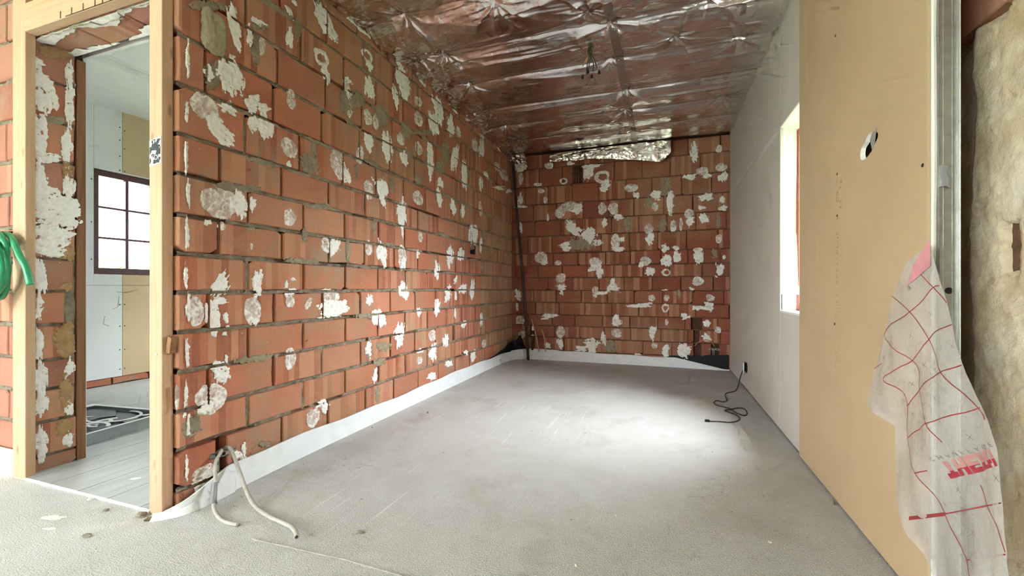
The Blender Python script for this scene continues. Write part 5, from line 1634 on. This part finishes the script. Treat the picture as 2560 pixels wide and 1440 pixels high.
# ------------------------------------------------------------------ plastic film in the window
u = np.linspace(0, 1, 50); v = np.linspace(0, 1, 14)
U, V = np.meshgrid(u, v, indexing='ij')          # U from top to bottom, V from the room side outwards
Zw = WZ1 - 0.004 - U * (WZ1 - WZ0 - 0.10)
wid = 0.075 + 0.0 * U + 0.09 * np.clip((U - 0.62) / 0.3, 0, 1) - 0.05 * np.clip((U - 0.93) / 0.07, 0, 1)
Xw = XR + 0.004 + V * wid
Yw_ = WY1 - 0.006 - 0.030 * V * (0.4 + 0.5 * np.sin(U * 5 + 1)) - 0.012 * np.abs(fbm(U * 9, V * 4, 3, 3)) - 0.07 * np.clip((U - 0.62) / 0.3, 0, 1) * V
pf = MB().grid(np.stack([Xw, Yw_, Zw], -1)).build('window_film', M['film_green'], smooth_shade=True, fix=False)
tag(pf, 'torn pale plastic film hanging in the narrow window reveal', 'plastic film')
u = np.linspace(0, 1, 16)
U, V = np.meshgrid(u, v, indexing='ij')
pf2 = MB().grid(np.stack([XR + 0.004 + V * 0.085, WY0 + 0.02 + U * (WY1 - WY0 - 0.03), WZ1 - 0.004 - 0.03 * V - 0.01 * np.abs(fbm(U * 6, V * 5, 4, 2))], -1)).build('film_top', M['film_green'], pf, smooth_shade=True, fix=False)

# ------------------------------------------------------------------ metal stud and tape
st = empty('metal_stud', (0.68, 1.42, 0))
tag(st, 'galvanised C-profile wall stud at the raw edge of the tan board', 'stud')
ms = MB()
ms.rbox(0.0, 0.0395, -0.001, 0.0, 0.0, 2.515, 0.0002)
ms.build('web', M['galv'], st)
MB().rbox(0.038, 0.040, -0.010, 0.03, 0.0, 2.515, 0.0006).build('flange', M['steel'], st)
MB().rbox(0.0, 0.0015, -0.001, 0.012, 0.0, 2.515, 0.0004).build('flange', M['galv'], st)
for xg in (0.008, 0.026):
    MB().rbox(xg, xg + 0.002, -0.0022, -0.0008, 0.0, 2.515, 0.0004).build('rib', M['galv'], st)
MB().lathe([(0.0085, -0.0004), (0.0085, 0.0004)], (0.020, -0.0014, 0.868), 14, 'y').build('cable_hole', M['black'], st)
u = np.linspace(0, 1, 14); v = np.linspace(0, 1, 10)
U, V = np.meshgrid(u, v, indexing='ij')
gt = MB().grid(np.stack([0.676 + 0.026 * U, 1.4165 - 0.003 * np.sin(U * PI) - 0.002 * fbm(U * 5, V * 5, 2, 2), 1.135 + 0.055 * V + 0.004 * np.sin(U * 4)], -1)).build('duct_tape', M['grey_tape'], smooth_shade=True, fix=False)
tag(gt, 'crinkled piece of grey tape stuck across the metal stud', 'tape')

# ------------------------------------------------------------------ hanging plastic sheet
def sheet_x(Y, Z):
    f = 0.007 * np.sin((Y * 1.0 + Z * 0.45) * 22 + 1.0) + 0.002 * np.sin((Y - Z * 0.3) * 60) + 0.006 * fbm(np.asarray(Y) * 12, np.asarray(Z) * 8, 17, 3)
    amp = np.clip((1.02 - np.asarray(Z)) / 0.35, 0.15, 1.0)
    return 0.648 + f * amp


def resample(pl, n):
    d = [0]
    for i in range(1, len(pl)): d.append(d[-1] + math.dist(pl[i], pl[i - 1]))
    t = np.linspace(0, d[-1], n)
    return np.stack([np.interp(t, d, [p[0] for p in pl]), np.interp(t, d, [p[1] for p in pl])], -1)


Lr = resample([tuple(p[:2]) for p in (Vector((*q, 0)) for q in SHEET_LEFT)], 90)
Rr_ = resample(SHEET_RIGHT + [(1.112, 0.20)], 90)
Lr[-8:, 1] = np.maximum(Lr[-8:, 1], 0.06)
v = np.linspace(0, 1, 30)
YZ = Lr[:, None, :] * (1 - v[None, :, None]) + Rr_[:, None, :] * v[None, :, None]
P = np.stack([sheet_x(YZ[..., 0], YZ[..., 1]), YZ[..., 0], YZ[..., 1]], -1)
ps = empty('plastic_sheet', (0.655, 1.39, 0.98))
tag(ps, 'clear plastic sheet with red grid print hanging over the tan board edge', 'plastic sheet')
OFFS = Vector((-0.655, -1.39, -0.98))
P2 = P + np.array(OFFS)
MB().grid(P2).build('film', M['film'], ps, smooth_shade=True, fix=False)


def on_sheet(y, z, lift=0.0012):
    return (float(sheet_x(y, z)) - lift - 0.655, y - 1.39, z - 0.98)


def stroke(m, pts, w, sub=6):
    Q = smooth([(p[0], p[1], 0) for p in pts], sub)
    rows = []
    for i, p in enumerate(Q):
        t = (Q[min(i + 1, len(Q) - 1)] - Q[max(i - 1, 0)])
        t = t.normalized() if t.length > 1e-9 else Vector((1, 0, 0))
        nn = Vector((-t.y, t.x, 0)) * w / 2
        rows.append([on_sheet(p.x + nn.x, p.y + nn.y), on_sheet(p.x - nn.x, p.y - nn.y)])
    m.grid(np.array(rows))


m = MB()
for ln in SHEET_LINES: stroke(m, ln, 0.0026)
m.build('printed_grid', M['print_red'], ps, fix=False)
for (y, z) in SHEET_CROSSES:
    m = MB()
    stroke(m, [(y - 0.010, z - 0.0035), (y + 0.010, z + 0.0035)], 0.0012, 1)
    stroke(m, [(y - 0.004, z + 0.008), (y + 0.004, z - 0.008)], 0.0012, 1)
    m.build('printed_cross', M['print_grey'], ps, fix=False)
m = MB()
m.poly([on_sheet(*p) for p in SHEET_BAR])
# lettering: THERM, printed upside down and mirrored as it hangs
o0, o1, o2 = [np.array(p) for p in THERM]
ex = (o1 - o0); ey = (o2 - o0)          # along the word, from letter tops to feet
top = MB(); bot = MB()


def letter_poly(pts):
    """pts in word units: x 0..1 along the word, y 0..1 from letter tops to feet; split in a dark and a faded half"""
    def clip(pp, keep_top):
        out = []
        for i in range(len(pp)):
            a, b = pp[i], pp[(i + 1) % len(pp)]
            ia = (a[1] <= 0.42) == keep_top; ib = (b[1] <= 0.42) == keep_top
            if ia: out.append(a)
            if ia != ib:
                t = (0.42 - a[1]) / (b[1] - a[1]); out.append((a[0] + (b[0] - a[0]) * t, 0.42))
        return out
    for keep, mb in ((True, top), (False, bot)):
        q = clip(pts, keep)
        if len(q) >= 3: mb.poly([on_sheet(*(o0 + ex * x + ey * y)) for x, y in q])


def bar(x0, y0, x1, y1): letter_poly([(x0, y0), (x1, y0), (x1, y1), (x0, y1)])


u_ = 0.235; g_ = 0.02
x = 0.0; bar(x, 0, x + u_, 0.3); bar(x + 0.075, 0.3, x + 0.16, 1)                                   # T
x += u_ + g_; bar(x, 0, x + 0.085, 1); bar(x + 0.15, 0, x + u_, 1); bar(x + 0.085, 0.36, x + 0.15, 0.62)  # H
x += u_ + g_; bar(x, 0, x + 0.09, 1); bar(x + 0.09, 0, x + u_, 0.25); bar(x + 0.09, 0.38, x + u_ - 0.03, 0.6); bar(x + 0.09, 0.74, x + u_, 1)  # E
x += u_ + g_; bar(x, 0, x + 0.09, 1); bar(x + 0.09, 0, x + 0.2, 0.22); bar(x + 0.15, 0.22, x + u_, 0.45); bar(x + 0.09, 0.45, x + 0.2, 0.62); letter_poly([(x + 0.1, 0.62), (x + 0.19, 0.62), (x + u_, 1), (x + 0.14, 1)])  # R
x += u_ + g_; bar(x, 0, x + 0.05, 1)                                                                  # start of M, cut by the edge
top.build('printed_word', M['print_crimson'], ps, fix=False)
bot.build('printed_word', M['print_pink'], ps, fix=False)
m.build('printed_bar', M['print_red'], ps, fix=False)
cu = bpy.data.curves.new('chauffage', 'FONT')
cu.body = 'CHAUFFAGE'
cu.space_character = 1.9
tob = bpy.data.objects.new('chauffage', cu)
COL.objects.link(tob)
dg = bpy.context.evaluated_depsgraph_get()
tm = bpy.data.meshes.new_from_object(tob.evaluated_get(dg))
bpy.data.objects.remove(tob)
vx = [v_.co.x for v_ in tm.vertices]; vy = [v_.co.y for v_ in tm.vertices]
xm, xM, ym, yM = min(vx), max(vx), min(vy), max(vy)
c0, c1_, c2_ = [np.array(p) for p in CHAUF]
for v_ in tm.vertices:
    a = (v_.co.x - xm) / (xM - xm); b = 1 - (v_.co.y - ym) / (yM - ym)
    v_.co = on_sheet(*(c0 + (c1_ - c0) * a + (c2_ - c0) * b))
tm.materials.clear(); tm.materials.append(M['print_grey'])
link('printed_word', tm, ps)
# pink tape at the top of the sheet
u = np.linspace(0, 1, 10); v = np.linspace(0, 1, 8)
U, V = np.meshgrid(u, v, indexing='ij')
YY = 1.395 + 0.002 - 0.006 * U + (0.085 * (1 - U)) * V * 1.0 + 0.0
YY = 1.383 + 0.10 * V * (0.75 + 0.25 * U)
ZZ = 1.0 - 0.06 * V - 0.07 * U * (1 - 0.15 * V) + 0.004 * np.sin(U * 9)
MB().grid(np.stack([sheet_x(YY, ZZ) - 0.0025 - 0.655, YY - 1.39, ZZ - 0.98], -1)).build('pink_tape', M['pink_tape'], ps, smooth_shade=True, fix=False)

# ------------------------------------------------------------------ things at the doorway
hs = empty('garden_hose', (-2.87, 1.06, 1.12))
tag(hs, 'coiled green garden hose hanging beside the doorway post', 'hose')
HO = {'hose_coil': [[(-2.93, 1.02), (-2.877, 1.092), (-2.844, 1.121), (-2.794, 1.119), (-2.757, 1.093), (-2.74, 1.057), (-2.762, 0.983), (-2.794, 0.908), (-2.844, 0.848), (-2.90, 0.812), (-2.97, 0.83), (-2.99, 0.92), (-2.93, 1.02)],
                    [(-2.96, 1.05), (-2.877, 1.107), (-2.811, 1.107), (-2.762, 1.072), (-2.722, 1.017), (-2.722, 0.952), (-2.762, 0.884), (-2.816, 0.83), (-2.88, 0.79), (-2.97, 0.80), (-3.01, 0.93), (-2.96, 1.05)],
                    [(-2.95, 1.03), (-2.871, 1.085), (-2.811, 1.08), (-2.767, 1.064), (-2.748, 1.02), (-2.748, 0.98), (-2.775, 0.91), (-2.827, 0.86), (-2.89, 0.835), (-2.96, 0.87), (-2.95, 1.03)],
                    [(-2.90, 1.10), (-2.85, 1.063), (-2.822, 1.02), (-2.80, 0.97), (-2.795, 0.93), (-2.82, 0.87), (-2.88, 0.83), (-2.95, 0.86)]],
      'hose_tail': [[(-2.90, 1.10), (-2.811, 1.119), (-2.762, 1.099), (-2.714, 1.062), (-2.672, 1.01), (-2.645, 0.966), (-2.622, 0.89)]]}
q = 0
for nm, lst in HO.items():
    for pl2 in lst:
        yb2 = [1.050, 1.030, 1.056, 1.078, 1.072][q]
        MB().tube([(x + 2.87, yb2 - 1.06 + 0.006 * math.sin(i * 1.3), z - 1.12) for i, (x, z) in enumerate(pl2)], 0.0125, 10, 7).build(nm, M['hose'], hs, smooth_shade=True)
        q += 1
MB().tube([(0.02, 0.085, 0.02), (0.02, -0.02, 0.005), (0.02, -0.05, 0.03)], 0.005, 6, 4).build('nail_hook', M['screw'], hs)

stk = empty('paper_sticker', (-1.839, 1.1015, 1.398))
tag(stk, 'white paper sticker with dark scrawl on the pine post', 'sticker')
w_, h_ = 0.033, 0.055
MB().prism([(-w_, -h_), (w_, -h_ + 0.012), (w_, h_ + 0.004), (-w_, h_ - 0.008)], 'y', -0.0006, 0.0003).build('paper', M['paper'], stk)
xs = np.linspace(-w_ + 0.002, w_ - 0.002, 44); zs = np.linspace(-h_ + 0.01, h_ - 0.006, 70)
A, B = np.meshgrid(xs, zs, indexing='ij')
F = 0.12 + 1.3 * fbm(A * 60, B * 75, 55, 4) - 1.2 * np.clip(np.abs(B) / h_ - 0.55, 0, 1) - 0.5 * np.clip(np.abs(A) / w_ - 0.75, 0, 1)
me = clip_mesh(None, None, F, np.stack([A, A * 0 - 0.0010, B], -1), A * 0, 'scrawl', M['ink'])
link('dark_scrawl', me, stk)
cu = bpy.data.curves.new('kof', 'FONT'); cu.body = 'KOF'; cu.size = 0.027; cu.align_x = 'CENTER'
tob = bpy.data.objects.new('kof', cu); COL.objects.link(tob)
dg = bpy.context.evaluated_depsgraph_get()
tm = bpy.data.meshes.new_from_object(tob.evaluated_get(dg)); bpy.data.objects.remove(tob)
tm.materials.clear(); tm.materials.append(M['paper'])
link('white_letters', tm, stk, (0.002, -0.0016, -0.03), (R(90), 0, 0))

# tray with cut pieces in the side room
TR = empty('metal_tray', (-3.42, 1.665, -0.013), R(6))
tag(TR, 'shallow metal tray with black lining on the side-room floor', 'tray')
tx, ty, tz = 0.35, 0.25, 0.065
MB().rbox(-tx + 0.004, tx - 0.004, -ty + 0.004, ty - 0.004, 0.004, 0.012, 0.002).build('base', M['tray'], TR)
for a in ((-tx, -tx + 0.004, -ty, ty), (tx - 0.004, tx, -ty, ty), (-tx + 0.004, tx - 0.004, -ty, -ty + 0.004), (-tx + 0.004, tx - 0.004, ty - 0.004, ty)):
    MB().rbox(a[0], a[1], a[2], a[3], 0.0, tz, 0.001).build('side', M['tray'], TR)
for a in ((-tx - 0.004, -tx + 0.05, -ty, ty), (tx - 0.012, tx + 0.006, -ty, ty), (-tx + 0.05, tx - 0.012, -ty, -ty + 0.02), (-tx + 0.05, tx - 0.012, ty - 0.02, ty + 0.004)):
    MB().rbox(a[0], a[1], a[2], a[3], tz, tz + 0.004, 0.001).build('rim', M['tray_rim'], TR)
MB().rbox(-tx + 0.05, tx - 0.014, -ty + 0.022, ty - 0.022, 0.036, 0.042, 0.001).build('lining', M['tray_dark'], TR)


def tray_thing(name, mb, mat, lab, cat, grp=None):
    mb.v = [(p[0] * 0.94, p[1] * 0.6, p[2]) for p in mb.v]
    o = mb.build(name, M[mat], None, (-3.42, 1.665, -0.013), (0, 0, R(6)), smooth_shade=False)
    return tag(o, lab, cat, grp)


def band(pts, w, z, th=0.004):
    Q = smooth([(p[0], p[1], 0) for p in pts], 8)
    rows = []
    for i, p in enumerate(Q):
        t = (Q[min(i + 1, len(Q) - 1)] - Q[max(i - 1, 0)]).normalized()
        nn = Vector((-t.y, t.x, 0)) * w / 2
        rows.append([(p.x + nn.x, p.y + nn.y, z), (p.x + nn.x, p.y + nn.y, z + th), (p.x - nn.x, p.y - nn.y, z + th), (p.x - nn.x, p.y - nn.y, z)])
    return MB().grid(np.array(rows), closed=True)


def arc(cx, cy, rx, ry, a0, a1, n=14, rot=0):
    out = []
    for i in range(n + 1):
        a = R(a0 + (a1 - a0) * i / n)
        x, y = rx * math.cos(a), ry * math.sin(a)
        out.append((cx + x * math.cos(rot) - y * math.sin(rot), cy + x * math.sin(rot) + y * math.cos(rot)))
    return out


tray_thing('white_ring_strip', band(arc(0.08, 0.16, 0.17, 0.2, -140, 100), 0.022, 0.0535), 'offcut', 'large curved white strip in the tray nearest its far rim', 'strip')
tray_thing('white_ring_strip', band(arc(0.20, -0.02, 0.08, 0.15, 120, 300), 0.022, 0.0585), 'offcut', 'curved white strip in the middle of the tray', 'strip')
tray_thing('white_ring_strip', band(arc(0.22, -0.19, 0.10, 0.12, 20, 300), 0.026, 0.0635), 'offcut', 'round white ring at the near rim of the tray', 'strip')
tray_thing('white_ring_strip', band(arc(-0.03, -0.1, 0.1, 0.2, 100, 230), 0.02, 0.0535), 'offcut', 'slim white curved strip beside the dark slab in the tray', 'strip')
OC = ((0.20, 0.08, 20, 0.10, 0.035, 'offcut_grey', 'largest grey offcut in the middle of the tray'), (0.17, 0.04, -35, 0.08, 0.03, 'offcut', 'slanted white offcut on top of the grey ones in the tray'),
      (0.22, 0.30, 60, 0.09, 0.03, 'offcut', 'white offcut nearest the door post end of the tray'), (0.12, -0.07, 10, 0.07, 0.04, 'offcut', 'square white offcut beside the dark slab in the tray'),
      (0.27, 0.10, 75, 0.08, 0.025, 'offcut_grey', 'narrow grey offcut along the near rim of the tray'), (0.1, -0.27, 40, 0.1, 0.04, 'offcut_grey', 'grey offcut at the door jamb end of the tray'))
for i, (x, y, a, L, W, mt, lb) in enumerate(OC):
    m = MB().rbox(-L / 2, L / 2, -W / 2, W / 2, 0, 0.008, 0.002)
    ca, sa = math.cos(R(a)), math.sin(R(a))
    m.v = [(x + p[0] * ca - p[1] * sa, y + p[0] * sa + p[1] * ca, p[2] + 0.043 + (0.0085 if i == 1 else 0)) for p in m.v]
    tray_thing('offcut', m, mt, lb, 'offcut', 'offcuts in the tray')
m = MB().prism([(-0.29, -0.36), (-0.02, -0.36), (0.03, -0.1), (0.0, 0.1), (0.06, 0.2), (-0.1, 0.37), (-0.30, 0.36)], 'z', 0.043, 0.052)
tray_thing('dark_slab', m, 'tray_dark', 'dark grey slab lying along the far side of the tray', 'slab')

# ------------------------------------------------------------------ crumbs on the floor
def crumb(x, y, s, mat, lab, flat=0.5, asp=1.0, rot=0.0, seed=0):
    rg = random.Random(seed)
    import bmesh
    bm = bmesh.new()
    bmesh.ops.create_icosphere(bm, subdivisions=1, radius=1)
    for v_ in bm.verts:
        f = 1 + rg.uniform(-0.5, 0.3)
        v_.co = Vector((v_.co.x * s * f * asp, v_.co.y * s * f, (v_.co.z + 0.6) * s * f * flat))
        v_.co.z = max(v_.co.z, 0)
    me = bpy.data.meshes.new('floor_crumb'); bm.to_mesh(me); bm.free()
    me.materials.append(M[mat])
    o = link('floor_crumb', me, None, (x, y, 0.0), (0, 0, rot))
    return tag(o, lab, 'crumb', 'crumbs on the concrete floor')


crumb(-1.02, 1.268, 0.012, 'crumb', 'dark brown mortar crumb on the floor right of the grey cables', 0.6, 1.3, 0.2, 1)


def flake(x, y, rx, ry, rot, lab, seed):
    rg = random.Random(seed)
    pts = []
    for i in range(18):
        a = 2 * PI * i / 18
        f = rg.uniform(0.55, 1.1)
        pts.append((rx * f * math.cos(a), ry * f * math.sin(a)))
    o = MB().prism(pts, 'z', 0.0, 0.0025).build('plaster_flake', M['chalk'], None, (x, y, 0.0), (0, 0, rot))
    return tag(o, lab, 'flake', 'plaster flakes on the floor')


flake(-2.19, 0.962, 0.05, 0.016, 0.35, 'largest flat white plaster flake on the floor before the doorway tiles', 2)
flake(-2.10, 0.915, 0.026, 0.008, 0.3, 'thin white plaster flake next to the largest flake', 3)
flake(-2.60, 0.80, 0.02, 0.008, 0.5, 'small white plaster flake at the left edge of the floor', 4)
crumb(-0.167, 1.684, 0.005, 'chalk', 'tiny white crumb near the dim edge of the light pool', 0.8, 1, 0, 4)
crumb(0.35, 1.681, 0.005, 'chalk', 'tiny white crumb before the tan board', 0.8, 1, 0, 5)
crumb(-0.2555, 1.339, 0.005, 'chalk', 'tiny white crumb at the lower middle of the floor', 0.8, 1, 0, 6)
crumb(0.655, 2.06, 0.012, 'crumb', 'dark splinter standing at the foot of the tan board', 1.6, 0.5, 0, 7)
crumb(-1.885, 1.083, 0.020, 'crumb', 'dark mortar lump at the foot of the pine post', 0.5, 1.3, 0.4, 8)
crumb(-1.83, 1.068, 0.016, 'crumb', 'smaller dark mortar lump between post and foam strip', 0.5, 1.2, 0.1, 9)
crumb(-2.23, 1.095, 0.012, 'chalk', 'pale crumb against the tile edge nearest the door jamb', 0.5, 1.4, 0.2, 10)
crumb(-2.06, 1.06, 0.010, 'crumb', 'dark pebble in front of the tile joint', 0.6, 1.2, 0.2, 11)
crumb(-1.91, 0.93, 0.012, 'crumb', 'dark crumb on the floor below the pine post', 0.5, 1.5, 0.2, 12)
tile_chip = crumb(-2.25, 1.27, 0.014, 'chalk', 'white plaster chip lying on the grey tiles', 0.25, 1.6, 0.9, 13)
tile_chip.location.z = 0.0105
